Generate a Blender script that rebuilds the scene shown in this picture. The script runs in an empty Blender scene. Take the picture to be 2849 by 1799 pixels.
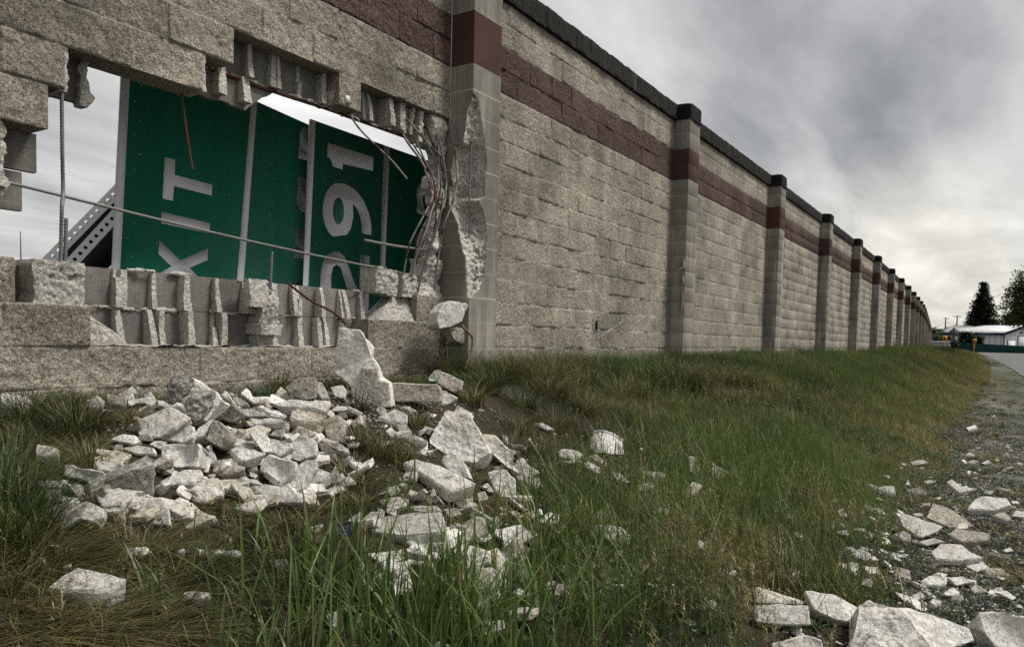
import bpy, bmesh, math, random
import numpy as np
from mathutils import Vector, Matrix
random.seed(7)
RNG = np.random.default_rng(7)
C = bpy.context.scene.collection
R = math.radians
S = bpy.context.scene

# ------------------------------------------------------------------ camera
F, CY, YAW, PIT, ROL = 2123.8, 1045.5, 0.56847, -0.049374, 0.022212   # solved from the wall's block grid
W, H, CAMZ = 2849.0, 1799.0, 1.3
fwd = np.array([math.cos(YAW)*math.cos(PIT), math.sin(YAW)*math.cos(PIT), math.sin(PIT)])
r0 = np.array([math.sin(YAW), -math.cos(YAW), 0.0]); u0 = np.cross(r0, fwd)
rgt = r0*math.cos(ROL)+u0*math.sin(ROL); upv = -r0*math.sin(ROL)+u0*math.cos(ROL)
CAM = np.array([0, 0, CAMZ])
cd = bpy.data.cameras.new('camera'); cam = bpy.data.objects.new('camera', cd); C.objects.link(cam)
cd.sensor_width = 36; cd.lens = F/W*36; cd.shift_y = (CY-H/2)/W; cd.clip_end = 3000; cd.clip_start = 0.05
cam.matrix_world = Matrix(((rgt[0], upv[0], -fwd[0], 0), (rgt[1], upv[1], -fwd[1], 0), (rgt[2], upv[2], -fwd[2], CAMZ), (0, 0, 0, 1)))
S.camera = cam

def ray(u, v):
    return fwd+rgt*(u-W/2)/F-upv*(v-CY)/F
ZO = {'D': (0, 0, 2849/2408), '1': (0, 0, .36823), '2': (650, 0, .36819), '3': (0, 480, .40769), '4': (650, 480, .40761),
      '5': (1230, 0, .3683), '6': (1200, 500, .3814), 'A': (0, 1000, .26293), 'B': (500, 1000, .26293), 'C': (1000, 1000, .26293),
      'd': (1500, 1000, .26293), 'E': (0, 1380, .2907), 'F': (700, 1380, .2907), 'G': (1400, 1380, .2907), 'H': (2100, 1100, .4595),
      'R': (2580, 680, .2103), 'P': (1120, 270, .19068), 'Q': (1120, 520, .2236), 'L': (0, 640, .1412), 'M': (240, 720, .19103), 'N': (680, 740, .19103)}
def px(z, x, y):
    o = ZO[z]; return o[0]+x*o[2], o[1]+y*o[2]
def on_y(z, x, y, Y):
    d = ray(*px(z, x, y)); return CAM+d*(Y/d[1])
def on_x(z, x, y, X):
    d = ray(*px(z, x, y)); return CAM+d*(X/d[0])
def at_z(z, x, y, Z):                                   # at depth Z along the view axis
    return CAM+ray(*px(z, x, y))*Z

# ------------------------------------------------------------------ noise
def _h(ix, iy, iz, s):
    n = (ix.astype(np.int64)*374761393+iy.astype(np.int64)*668265263+iz.astype(np.int64)*1274126177+s*974634777) & 0xffffffff
    n = ((n ^ (n >> 13))*1274126177) & 0xffffffff
    n = ((n ^ (n >> 16))*2246822519) & 0xffffffff
    return (n ^ (n >> 15))/4294967295.0
def vn(p, s=0):
    p = np.asarray(p, float); i = np.floor(p); f = p-i; f = f*f*(3-2*f); i = i.astype(np.int64)
    x, y, z = i[..., 0], i[..., 1], i[..., 2]; a, b, c = f[..., 0], f[..., 1], f[..., 2]
    l = lambda u, v, t: u+(v-u)*t
    return l(l(l(_h(x, y, z, s), _h(x+1, y, z, s), a), l(_h(x, y+1, z, s), _h(x+1, y+1, z, s), a), b),
             l(l(_h(x, y, z+1, s), _h(x+1, y, z+1, s), a), l(_h(x, y+1, z+1, s), _h(x+1, y+1, z+1, s), a), b), c)*2-1
def fbm(p, s=0, o=4, g=.5):
    p = np.asarray(p, float); t = 0; a = 1
    for k in range(o):
        t = t+a*vn(p, s+k*17); p = p*2.03+11.7; a *= g
    return t
def sst(t):
    t = np.clip(t, 0, 1); return t*t*(3-2*t)

# ------------------------------------------------------------------ mesh helpers
def build(name, V, Fs, mats, parent=None, mi=None, attrs=None, smooth=False, link=True):
    V = np.asarray(V, np.float32).reshape(-1, 3)
    Fs = [np.asarray(f, np.int32) for f in (Fs if isinstance(Fs, list) else [Fs]) if len(f)]
    me = bpy.data.meshes.new(name)
    nl = sum(f.size for f in Fs); nf = sum(len(f) for f in Fs)
    me.vertices.add(len(V)); me.vertices.foreach_set('co', V.ravel())
    me.loops.add(nl); me.polygons.add(nf)
    me.loops.foreach_set('vertex_index', np.concatenate([f.ravel() for f in Fs]))
    st = []; k = 0
    for f in Fs:
        st.append(np.arange(len(f), dtype=np.int32)*f.shape[1]+k); k += f.size
    me.polygons.foreach_set('loop_start', np.concatenate(st))
    for m in (mats if isinstance(mats, (list, tuple)) else [mats]): me.materials.append(m)
    if mi is not None: me.polygons.foreach_set('material_index', np.asarray(mi, np.int32))
    if smooth: me.polygons.foreach_set('use_smooth', np.ones(nf, bool))
    for k_, a in (attrs or {}).items():
        a = np.asarray(a, np.float32)
        if a.ndim == 1:
            at = me.attributes.new(k_, 'FLOAT', 'POINT'); at.data.foreach_set('value', a)
        else:
            at = me.attributes.new(k_, 'FLOAT_COLOR', 'POINT')
            at.data.foreach_set('color', np.concatenate([a, np.ones((len(a), 1), np.float32)], 1).ravel())
    me.update(calc_edges=True); me.validate()
    o = bpy.data.objects.new(name, me)
    if link: C.objects.link(o)
    if parent is not None: o.parent = parent
    return o
class MB:
    """collects quads and polygons of one mesh"""
    def __init__(s): s.v = []; s.f = {}; s.n = 0; s.m = []
    def add(s, V, Fl, m=None):
        V = np.asarray(V, float).reshape(-1, 3); s.v.append(V)
        s.m.append(np.zeros(len(V)) if m is None else np.asarray(m, float).ravel())
        for f in Fl:
            f = np.asarray(f, np.int64)
            if f.ndim == 1: f = f[None]
            s.f.setdefault(f.shape[1], []).append(f+s.n)
        s.n += len(V)
    def grid(s, P, m=None, flip=False):
        a, b = P.shape[:2]; i = np.arange(a*b).reshape(a, b)
        q = np.stack([i[:-1, :-1], i[:-1, 1:], i[1:, 1:], i[1:, :-1]], -1).reshape(-1, 4)
        s.add(P.reshape(-1, 3), [q[:, ::-1] if flip else q], m)
    def box(s, a, b, taper=0):
        x0, y0, z0 = a; x1, y1, z1 = b
        V = [(x0, y0, z0), (x1, y0, z0), (x1, y1, z0), (x0, y1, z0), (x0, y0, z1), (x1, y0, z1), (x1, y1, z1), (x0, y1, z1)]
        s.add(V, [[(0, 3, 2, 1), (4, 5, 6, 7), (0, 1, 5, 4), (1, 2, 6, 5), (2, 3, 7, 6), (3, 0, 4, 7)]])
    def tube(s, pts, r, n=6, cap=True):
        pts = np.asarray(pts, float); k = len(pts)
        T = np.gradient(pts, axis=0); T /= np.linalg.norm(T, axis=1)[:, None]+1e-12
        ref = np.array([0, 0, 1.]) if abs(T[0][2]) < .9 else np.array([1., 0, 0])
        A = np.cross(T, ref); A /= np.linalg.norm(A, axis=1)[:, None]+1e-12; B = np.cross(T, A)
        rr = np.broadcast_to(np.asarray(r, float), (k,))
        an = np.arange(n)/n*2*math.pi
        P = pts[:, None]+rr[:, None, None]*(A[:, None]*np.cos(an)[None, :, None]+B[:, None]*np.sin(an)[None, :, None])
        i = np.arange(k*n).reshape(k, n); j = np.roll(i, -1, 1)
        fl = [np.stack([i[:-1], j[:-1], j[1:], i[1:]], -1).reshape(-1, 4)]
        if cap: fl += [i[0][None, ::-1], i[-1][None]]
        s.add(P.reshape(-1, 3), fl)
    def prism(s, poly, off):
        poly = np.asarray(poly, float); k = len(poly); off = np.asarray(off, float)
        V = np.concatenate([poly, poly+off]); i = np.arange(k); j = (i+1) % k
        s.add(V, [i[None, ::-1], (i+k)[None], np.stack([i, j, j+k, i+k], -1)])
    def out(s, name, mats, parent=None, smooth=False, attr='mortar', xf=None):
        V = np.concatenate(s.v)
        if xf is not None: V = xf(V)
        fs = [np.concatenate(v) for v in s.f.values()]
        return build(name, V, fs, mats, parent, attrs={attr: np.concatenate(s.m)} if attr else None, smooth=smooth)
def empty(name, loc=(0, 0, 0), rz=0):
    o = bpy.data.objects.new(name, None); C.objects.link(o); o.location = loc; o.rotation_euler.z = rz; o.empty_display_size = .2
    return o
def tag(o, label=None, cat=None, group=None, kind=None):
    for k, v in (('label', label), ('category', cat), ('group', group), ('kind', kind)):
        if v: o[k] = v
    return o
def child(o, parent):
    """keep the world place of a part built in world coordinates"""
    o.parent = parent; o.matrix_parent_inverse = parent.matrix_basis.inverted(); return o

# ------------------------------------------------------------------ materials
class NT:
    def __init__(s, name):
        s.m = bpy.data.materials.new(name); s.m.use_nodes = True; s.t = s.m.node_tree; s.N = s.t.nodes; s.L = s.t.links
        s.b = s.N['Principled BSDF']; s.b.inputs['Roughness'].default_value = .9
        if 'Specular IOR Level' in s.b.inputs: s.b.inputs['Specular IOR Level'].default_value = .2
    def n(s, t, **k):
        nd = s.N.new(t)
        for a, v in k.items():
            if a == 'i':
                for kk, vv in v.items():
                    if hasattr(vv, 'is_linked') or hasattr(vv, 'node'): s.L.new(vv, nd.inputs[kk])
                    else: nd.inputs[kk].default_value = vv
            else: setattr(nd, a, v)
        return nd
    def pos(s):
        return s.n('ShaderNodeNewGeometry').outputs['Position']
    def obj(s): return s.n('ShaderNodeTexCoord').outputs['Object']
    def noise(s, vec, sc, det=3, rough=.5, dis=0):
        return s.n('ShaderNodeTexNoise', i={'Vector': vec, 'Scale': sc, 'Detail': det, 'Roughness': rough, 'Distortion': dis}).outputs['Fac']
    def vor(s, vec, sc, out='Distance'): return s.n('ShaderNodeTexVoronoi', i={'Vector': vec, 'Scale': sc}).outputs[out]
    def ramp(s, fac, *st):
        r = s.n('ShaderNodeValToRGB', i={'Fac': fac}); e = r.color_ramp.elements
        while len(e) < len(st): e.new(.5)
        for k, (p, c) in enumerate(st):
            e[k].position = p; e[k].color = (c, c, c, 1) if isinstance(c, (int, float)) else (*c, 1)
        return r.outputs['Color']
    def mix(s, f, a, b, mode='MIX'):
        nd = s.n('ShaderNodeMix', data_type='RGBA', blend_type=mode)
        for k, v in ((0, f), (6, a), (7, b)):
            if hasattr(v, 'node'): s.L.new(v, nd.inputs[k])
            elif k == 0: nd.inputs[0].default_value = v
            else: nd.inputs[k].default_value = (*v, 1) if len(v) == 3 else v
        return nd.outputs[2]
    def math(s, op, a, b=0.0, clamp=False):
        nd = s.n('ShaderNodeMath', operation=op, use_clamp=clamp)
        for k, v in ((0, a), (1, b)):
            if hasattr(v, 'node'): s.L.new(v, nd.inputs[k])
            else: nd.inputs[k].default_value = v
        return nd.outputs[0]
    def attr(s, name, out='Fac'): return s.n('ShaderNodeAttribute', attribute_name=name).outputs[out]
    def scale(s, vec, sx, sy, sz):
        nd = s.n('ShaderNodeMapping', i={'Vector': vec}); nd.inputs['Scale'].default_value = (sx, sy, sz); return nd.outputs[0]
    def bump(s, h, st, dist, prev=None):
        nd = s.n('ShaderNodeBump', i={'Height': h, 'Strength': st, 'Distance': dist})
        if prev is not None: s.L.new(prev, nd.inputs['Normal'])
        return nd.outputs[0]
    def fin(s, col=None, nor=None, rough=None, **kw):
        for k, v in (('Base Color', col), ('Normal', nor), ('Roughness', rough)):
            if v is None: continue
            if hasattr(v, 'node'): s.L.new(v, s.b.inputs[k])
            else: s.b.inputs[k].default_value = (*v, 1) if k == 'Base Color' else v
        for k, v in kw.items(): s.b.inputs[k.replace('_', ' ')].default_value = v
        return s.m

def concrete(name, dark, mid, light, speck=260, stain=.35, mortar=(.36, .34, .30), bump=.9, grain=.5, streak=0.0, tone=(1.0, 1.0)):
    """sandy aggregate concrete: grain of light and dark stones, broad weather stains"""
    t = NT(name); p = t.pos()
    g = t.noise(p, speck, 2, .6)
    g2 = t.noise(p, speck*.37, 3, .6)
    gg = t.math('ADD', t.math('MULTIPLY', g, .6), t.math('MULTIPLY', g2, .4))
    lo, hi = .5-.16/grain*.5, .5+.16/grain*.5
    c = t.ramp(gg, (max(.02, lo), dark), (.5, mid), (min(.98, hi), light))
    s1 = t.noise(p, 1.3, 5, .62)
    c = t.mix(stain, c, t.mix(1.0, c, t.ramp(s1, (.36, .45), (.62, 1.25)), 'MULTIPLY'))
    if streak:
        s2 = t.noise(t.scale(p, 5, 5, .55), 1.6, 4, .65)
        c = t.mix(streak, c, t.mix(1.0, c, t.ramp(s2, (.45, .35), (.63, 1.1)), 'MULTIPLY'))
    v = t.attr('mortar'); tn = t.math('FLOOR', t.math('DIVIDE', v, 10.0)); m = t.math('SUBTRACT', v, t.math('MULTIPLY', tn, 10.0))
    c = t.mix(1.0, c, t.ramp(t.math('DIVIDE', tn, 9.0), (0, tone[0]), (1, tone[1])), 'MULTIPLY')
    if streak:
        s3 = t.noise(t.scale(p, 3.5, 3.5, .5), 1.1, 5, .7)
        c = t.mix(t.math('MULTIPLY', t.ramp(s3, (.58, 0), (.74, 1)), .14), c, (.50, .49, .46))
    mc = t.mix(t.noise(p, 1.7, 3, .6), tuple(x*.5 for x in mortar), tuple(x*1.25 for x in mortar))
    c = t.mix(t.math('MULTIPLY', m, .8), c, mc)
    b = t.bump(gg, bump, .006)
    b = t.bump(t.noise(p, 30, 5, .7), .6*bump, .03, b)
    return t.fin(c, b, .93)
M = {}
M['split'] = concrete('split_face_block', (.070, .060, .046), (.340, .300, .236), (.70, .65, .55), 170, .7, streak=.22, bump=1.4, grain=.55, tone=(.86, 1.12), mortar=(.44, .42, .37))
M['split_red'] = concrete('red_split_face_block', (.020, .013, .011), (.076, .043, .037), (.27, .20, .175), 190, .5, mortar=(.022, .014, .013), tone=(.72, 1.15))
M['smooth'] = concrete('smooth_block', (.20, .186, .155), (.285, .265, .225), (.36, .335, .29), 300, .55, mortar=(.52, .49, .43), bump=.25, streak=.5)
M['smooth_red'] = concrete('red_smooth_block', (.044, .022, .019), (.068, .034, .029), (.105, .055, .047), 300, .5, mortar=(.09, .035, .03), bump=.25)
M['coping'] = concrete('dark_weathered_coping', (.005, .005, .004), (.016, .015, .013), (.065, .06, .05), 170, .4, mortar=(.003, .003, .003), streak=.3)
M['cap'] = concrete('black_weathered_cap', (.004, .004, .004), (.010, .0095, .0085), (.03, .028, .024), 170, .4)
M['broken'] = concrete('broken_block_edge', (.22, .205, .17), (.56, .53, .47), (.84, .81, .75), 140, .35, bump=1.4)
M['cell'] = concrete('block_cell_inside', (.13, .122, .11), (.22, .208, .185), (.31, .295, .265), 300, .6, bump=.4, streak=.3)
# ------------------------------------------------------------------ the block wall
c8 = .2032; BW = .4064; ZR = CAMZ+2.146; YP, PW, PD = 3.5747, .389, .2184; YW = YP+PD; TH = .194; YB = YW+TH
X1 = 4.9367; LB = 4.877
yfit = {1: 3.5747, 2: 3.5747, 3: 3.562, 4: 3.570, 5: 3.60, 6: 3.66, 7: 3.741, 8: 3.865, 9: 4.016, 10: 4.187, 11: 4.38, 12: 4.586, 13: 4.815, 14: 5.09}
NP = 46
PX = {n: X1+LB*(n-1) for n in range(0, NP+2)}
PY = {n: (yfit[n] if n in yfit else (YP if n < 1 else 5.09+.0615*(PX[n]-PX[14]))) for n in range(0, NP+2)}
zk = lambda k: ZR+k*c8
wall = tag(empty('block_wall', (0, YW, .9)), 'long grey split-face block wall with red double band, dark coping and a ragged breach', 'wall', kind='thing')

def block(mb, s0, s1, z0, z1, yf=0.0, yb=TH, nx=8, nz=4, amp=1.0, seed=0, off=0.0, groove=.006, back=True, vj=.45):
    e = .006
    xs = np.concatenate([[s0], np.linspace(s0+e, s1-e, nx), [s1]]); zs = np.concatenate([[z0], np.linspace(z0+e, z1-e, nz), [z1]])
    X, Z = np.meshgrid(xs, zs)
    p = np.stack([X+off, np.full_like(X, seed*3.1), Z], -1)
    d = .0055*fbm(p*5.5, 3, 3)+.0032*fbm(p*32, 5, 3)
    rs = np.random.default_rng(int(seed*7919) % 2**31); d = d+(rs.random()-.5)*.004+(X-s0)*(rs.random()-.5)*.008+(Z-z0)*(rs.random()-.5)*.015
    d = np.clip(d*amp, -.009, .014)
    m = np.zeros_like(X); m[:, 0] = m[:, -1] = vj; m[0] = m[-1] = 1
    Y = np.where(m > 0, yf+groove*.6*m, yf-d); m = m+10*rs.integers(0, 10)
    P = np.stack([X, Y, Z], -1); mb.grid(P, m)
    def strip(L):
        L = np.asarray(L); Bk = L.copy(); Bk[:, 1] = yb
        mb.grid(np.stack([L, Bk], 0), np.full((2, len(L)), 50.))
    strip(P[0][::-1]); strip(P[-1]); strip(P[:, 0]); strip(P[::-1, -1])
    if back: mb.add([(s0, yb, z0), (s1, yb, z0), (s1, yb, z1), (s0, yb, z1)], [[(0, 3, 2, 1)]])
def spans(r, a, b):
    """block ends of row r between a and b, in local s where s = 0 is a pilaster's corner"""
    o = .45 if r % 2 == 0 else -.05
    js = [(i+o)*BW for i in range(-2, 14)]
    cut = [a]+[j for j in js if a+.03 < j < b-.03]+[b]
    return list(zip(cut[:-1], cut[1:]))
def frame(n):
    t = np.array([PX[n+1]-PX[n], PY[n+1]-PY[n]]); t /= np.linalg.norm(t); nr = np.array([-t[1], t[0]])
    o = np.array([PX[n], PY[n]])
    def xf(V):
        V = np.asarray(V, float); xy = o+V[:, :1]*t+(V[:, 1:2]+PD)*nr
        return np.concatenate([xy, V[:, 2:]], 1)-np.array([0, YW, .9])
    return xf
def xf0(V): return np.asarray(V)-np.array([0, YW, .9])

def pilaster(n, dz_fine=None):
    xf = frame(n) if n < NP+1 else frame(NP)
    parts = {}
    for nm, k0, k1, mat in (('low', -14, 0, 'smooth'), ('red', 0, 2, 'smooth_red'), ('top', 2, 3.88, 'smooth')):
        zs, ms = [], []
        kk = [k0]+[k for k in range(-13, 5) if k0 < k < k1]+[k1]
        for k in kk:
            for dz, mm in ((-.005, 0), (0, 1), (.005, 0)):
                if k0 <= k+dz <= k1 or dz == 0:
                    if (k == k0 and dz < 0) or (k == k1 and dz > 0): continue
                    zs.append(zk(k)+dz); ms.append(mm)
        zs = np.array(zs); ms = np.array(ms)
        b = .004
        prof = np.array([(0, .10), (0, -PD+b), (b, -PD), (PW-b, -PD), (PW, -PD+b), (PW, .10)])
        P = np.zeros((len(zs), len(prof), 3)); P[..., :2] = prof; P[..., 2] = zs[:, None]
        P[..., 0] += ms[:, None]*.0015*np.sign(PW/2-prof[:, 0]); P[..., 1] += ms[:, None]*.0015
        parts.setdefault(mat, MB()).grid(P, np.repeat(ms[:, None], len(prof), 1))
    o = parts['smooth'].out('pilaster', M['smooth'], wall, xf=xf)
    child_of(parts['smooth_red'].out('red_band', M['smooth_red'], o, xf=xf), o)
    cap(n, o, xf); return o
def child_of(ch, o): return ch
def cap(n, o, xf):
    mb = MB(); z0, z1 = zk(3.88), zk(4.95); ov = .02
    x0, x1, y0, y1 = -ov, PW+ov, -PD-ov, .22
    N = 9
    xs = np.linspace(0, 1, N)
    nx, ny, nz = 9, 7, 6
    fine = n <= 6
    for face in range(5):
        a = np.linspace(0, 1, nx if fine else 4); b = np.linspace(0, 1, nz if fine else 3)
        A, B = np.meshgrid(a, b)
        if face == 0: P = np.stack([x0+(x1-x0)*A, np.full_like(A, y0), z0+(z1-z0)*B], -1)
        if face == 1: P = np.stack([np.full_like(A, x0), y1+(y0-y1)*A, z0+(z1-z0)*B], -1)
        if face == 2: P = np.stack([np.full_like(A, x1), y0+(y1-y0)*A, z0+(z1-z0)*B], -1)
        if face == 3: P = np.stack([x0+(x1-x0)*A, y0+(y1-y0)*B, np.full_like(A, z1)], -1)
        if face == 4: P = np.stack([x0+(x1-x0)*A, y1+(y0-y1)*B, np.full_like(A, z0)], -1)
        q = P.copy(); r = .05                            # pull towards a rounded box on the upper rim
        cx = np.clip(q[..., 0], x0+r, x1-r); cy = np.clip(q[..., 1], y0+r, y1-r); cz = np.clip(q[..., 2], z0-1, z1-r)
        D = np.stack([q[..., 0]-cx, q[..., 1]-cy, q[..., 2]-cz], -1); L = np.linalg.norm(D, axis=-1)+1e-9
        k = np.where(L > r, r/L, 1)[..., None]; q = np.stack([cx, cy, cz], -1)+D*k
        if fine: q += .006*fbm(q*14+n, 9, 3)[..., None]
        mb.grid(q)
    return mb.out('cap', M['cap'], o, xf=xf)

def panel(n):
    xf = frame(n); a, b = PW, LB
    if n == 1: nx, nz = 20, 10
    elif n == 2: nx, nz = 12, 6
    elif n <= 5: nx, nz = 6, 3
    elif n <= 10: nx, nz = 3, 2
    else: nx, nz = 2, 2
    mb, rd = MB(), MB()
    for r in range(-14, 4):
        for (s0, s1) in (spans(r, a, b) if n <= 12 else [(a, b)]):
            block(rd if r in (0, 1) else mb, s0, s1, zk(r), zk(min(r+1, 3.88)), nx=max(2, int(nx*(s1-s0)/BW+.5)), nz=nz, seed=(r*31+int(s0*10)+n*57) % 997+.37, off=PX[n], amp=1.25 if n == 1 else (.55 if n < 6 else .3), vj=1 if r in (0, 1) else .45, groove=.010 if r in (0, 1) else .006)
    o = mb.out('panel', M['split'], wall, xf=xf)
    rd.out('red_band', M['split_red'], o, xf=xf)
def coping(n):
    xf = frame(n); mb = MB(); a, b = PW, LB; u = .2032/2 if n <= 3 else .2032
    k = round((b-a)/u)
    for i in range(k):
        s0, s1 = a+(b-a)*i/k, a+(b-a)*(i+1)/k
        rs = random.Random(n*100+i)
        block(mb, s0, s1, zk(3.88), zk(4.86)+rs.uniform(-.006, .006), -.04, TH+.03, 4 if n <= 2 else 2, 6 if n <= 2 else 2, 1.0, (n*77+i) % 991+.5, PX[n], groove=.004, back=True)
    mb.out('coping', M['coping'], wall, xf=xf)

for n in range(0, NP):
    if n != 1: pilaster(n)
    if n != 0: panel(n)
    coping(n)

# ---- the first pilaster: its near corner is knocked off
def dam(side):
    if side == 'f':
        pts = [on_y('5', x, y, YP) for x, y in ((238, 712), (275, 770), (292, 880), (305, 990), (325, 1100), (332, 1210), (322, 1330), (322, 1480))]
        pts += [on_y('6', x, y, YP) for x, y in ((392, 60), (388, 125), (345, 150), (372, 220), (392, 310), (406, 430), (396, 560), (380, 700), (360, 790), (300, 850), (272, 862))]
        return [(p[2], p[0]-X1) for p in pts]
    pts = [on_x('5', x, y, X1) for x, y in ((238, 712), (195, 800), (182, 895), (172, 960), (160, 1080), (105, 1110), (78, 1250), (72, 1400))]
    pts += [on_x('6', x, y, X1) for x, y in ((62, 60), (100, 120), (152, 235), (185, 310), (212, 400), (234, 500), (246, 600), (262, 690), (268, 850), (273, 862))]
    return [(p[2], p[1]-YP) for p in pts]
def pilaster_broken():
    xf = frame(1); f, s = sorted(dam('f')), sorted(dam('s'))
    fz, fv = np.array(f).T; sz, sv = np.array(s).T
    zs = np.arange(zk(-14), zk(3.88), .0095); zs = np.append(zs, zk(3.88))
    k = (zs-ZR)/c8; ms = np.clip(1-np.abs(k-np.round(k))*c8/.0058, 0, 1)
    fd = np.interp(zs, fz, fv, 0, 0)+0; sd = np.interp(zs, sz, sv, 0, 0)
    nzz = np.stack([zs*14, zs*0, zs*0+3], -1)
    on = (fd > .004)
    fd = np.where(on, np.clip(fd+.010*fbm(nzz, 3, 3), .003, .37), 0); sd = np.where(on, np.clip(sd+.010*fbm(nzz+9, 4, 3), .003, .215), 0)
    es = np.linspace(.31, 0, 33)[:-1]; ef = np.linspace(0, PW, 41); er = np.linspace(0, .31, 5)[1:]
    # columns: side (far to corner), front, right side
    ns, nf, nr = len(es), len(ef), len(er)
    P = np.zeros((len(zs), ns+nf+nr, 3)); P[..., 2] = zs[:, None]
    Zn = np.zeros(P.shape[:2], bool)
    for i, z in enumerate(zs):
        A, B = sd[i], fd[i]
        xy = np.concatenate([np.stack([es*0, -PD+es], -1), np.stack([ef, ef*0-PD], -1), np.stack([er*0+PW, -PD+er], -1)])
        if B > 0:
            t = np.concatenate([np.where(es < A, .5*(1-es/max(A, 1e-6)), -1), np.where(ef < B, .5*(1+ef/max(B, 1e-6)), -1), er*0-1])
            z_ = t >= 0
            q = np.stack([t*B, -PD+(1-t)*A], -1)
            d = np.array([1, 1])/1.414*(np.sin(np.clip(t, 0, 1)*math.pi)**.6*(.024+.20*min(A, B)))[:, None]
            q = q+d
            n3 = np.stack([q[:, 0]*1.0, q[:, 1]*1.0, np.full(len(q), z)], -1)
            w = np.sin(np.clip(t, 0, 1)*math.pi)**.5
            q = q+(np.array([1, 1])/1.414)*(w*(.040*(np.abs(fbm(n3*13, 21, 3))-.3)+.015*fbm(n3*55, 22, 3)))[:, None]
            xy = np.where(z_[:, None], q, xy); Zn[i] = z_
        P[i, :, :2] = xy
    n_, m_ = P.shape[:2]; idx = np.arange(n_*m_).reshape(n_, m_)
    Q = np.stack([idx[:-1, :-1], idx[:-1, 1:], idx[1:, 1:], idx[1:, :-1]], -1).reshape(-1, 4)
    br = Zn.ravel()[Q].sum(1) >= 3
    zc = P[..., 2].ravel()[Q].mean(1); red = (zc > zk(0)) & (zc < zk(2)) & ~br
    V = xf(P.reshape(-1, 3)); mm = np.repeat(ms[:, None], m_, 1).ravel()*(1-Zn.ravel())
    def sub(mask, name, mat, par):
        q = Q[mask]; u, inv = np.unique(q, return_inverse=True)
        return build(name, V[u], inv.reshape(-1, 4), mat, par, attrs={'mortar': mm[u]})
    o = sub(~br & ~red, 'pilaster', M['smooth'], wall); o['label'] = 'pilaster with its corner knocked off'
    sub(red, 'red_band', M['smooth_red'], o)
    bc = sub(br, 'broken_corner', M['broken'], o)
    cap(1, o, xf)
pilaster_broken()

# ---- the breached panel
x_of = lambda j: 1.8683+BW*j
bp, bred, core, cell = MB(), MB(), MB(), MB()
JL, JR = (PX[0]+PW-1.8683)/BW, (X1-1.8683)/BW
def rowspans(r, a, b):
    o = 0 if r % 2 == 0 else .5
    cut = [a]+[i+o for i in range(-6, 10) if a+.07 < i+o < b-.07]+[b]
    return list(zip(cut[:-1], cut[1:]))
full = {r: [(JL, JR)] for r in (-14, -13, -12, -2, -1, 0, 1, 2, 3)}
full[-11] = [(JL, .47), (5.32, JR)]; full[-10] = [(JL, -.37), (6.62, JR)]; full[-9] = [(JL, -.9)]; full[-8] = [(JL, -.62)]
full[-7] = [(JL, -.5)]; full[-6] = [(JL, .0)]; full[-5] = [(JL, .19)]; full[-4] = [(JL, 2.02)]; full[-3] = [(JL, 2.51), (4.56, 5.06)]
for r, ss in full.items():
    for a, b in ss:
        for (j0, j1) in rowspans(r, a, b):
            near = j1 > -1.2
            block(bred if r in (0, 1) else bp, x_of(j0), x_of(j1), zk(r), zk(min(r+1, 3.88)), YW, YB, max(3, int((44 if near else 6)*(j1-j0)+.5)), 20 if near else 4,
                  seed=(r*31+int(j0*4+40)) % 997+.21, amp=1.65 if near else 1, back=True, vj=1 if r in (0, 1) else .5, groove=.010 if r in (0, 1) else .007)
panel0 = bp.out('panel', M['split'], wall, xf=xf0); panel0['label'] = 'breached panel with a ragged hole'
bred.out('red_band', M['split_red'], panel0, xf=xf0)

def rough(mb, xl, xr, z0, z1, yf, yb, nx=10, dz=.012, amp=.014, seed=0, edge=.009, rnd=.006, top=True):
    """a rough broken mass: xl, xr, yf are functions of z (or numbers)"""
    fn = lambda f: (lambda z: (f(z) if callable(f) else f)+0*z)
    zs = np.linspace(z0, z1, max(3, int((z1-z0)/dz)+1)); t = np.linspace(0, 1, nx)
    nz = np.stack([zs*22, zs*0+seed, zs*0], -1)
    L = fn(xl)(zs)+edge*fbm(nz, 31, 3); Rr = fn(xr)(zs)+edge*fbm(nz+5, 32, 3)
    X = L[:, None]+(Rr-L)[:, None]*t; Z = np.repeat(zs[:, None], nx, 1)
    p = np.stack([X, Z*0+seed, Z], -1)
    Y = fn(yf)(zs)[:, None]+rnd*np.abs(2*t-1)**3+amp*(1.0*np.abs(fbm(p*26, 41, 4))-.35)+amp*.5*fbm(p*95, 43, 2)
    P = np.stack([X, np.minimum(Y, yb-.004), Z], -1); mb.grid(P)
    def strip(Lr):
        k = np.linspace(0, 1, 4)[:, None]; Q = np.repeat(Lr[None], 4, 0).copy()
        Q[..., 1] = Lr[None, :, 1]*(1-k)+yb*k; Q[1:3] += (amp*.6*fbm(Q[1:3]*25, 44, 2))[..., None]*np.array([1, 0, 1]); mb.grid(Q)
    strip(P[:, 0]); strip(P[::-1, -1])
    if top: strip(P[0][::-1]); strip(P[-1])
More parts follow.
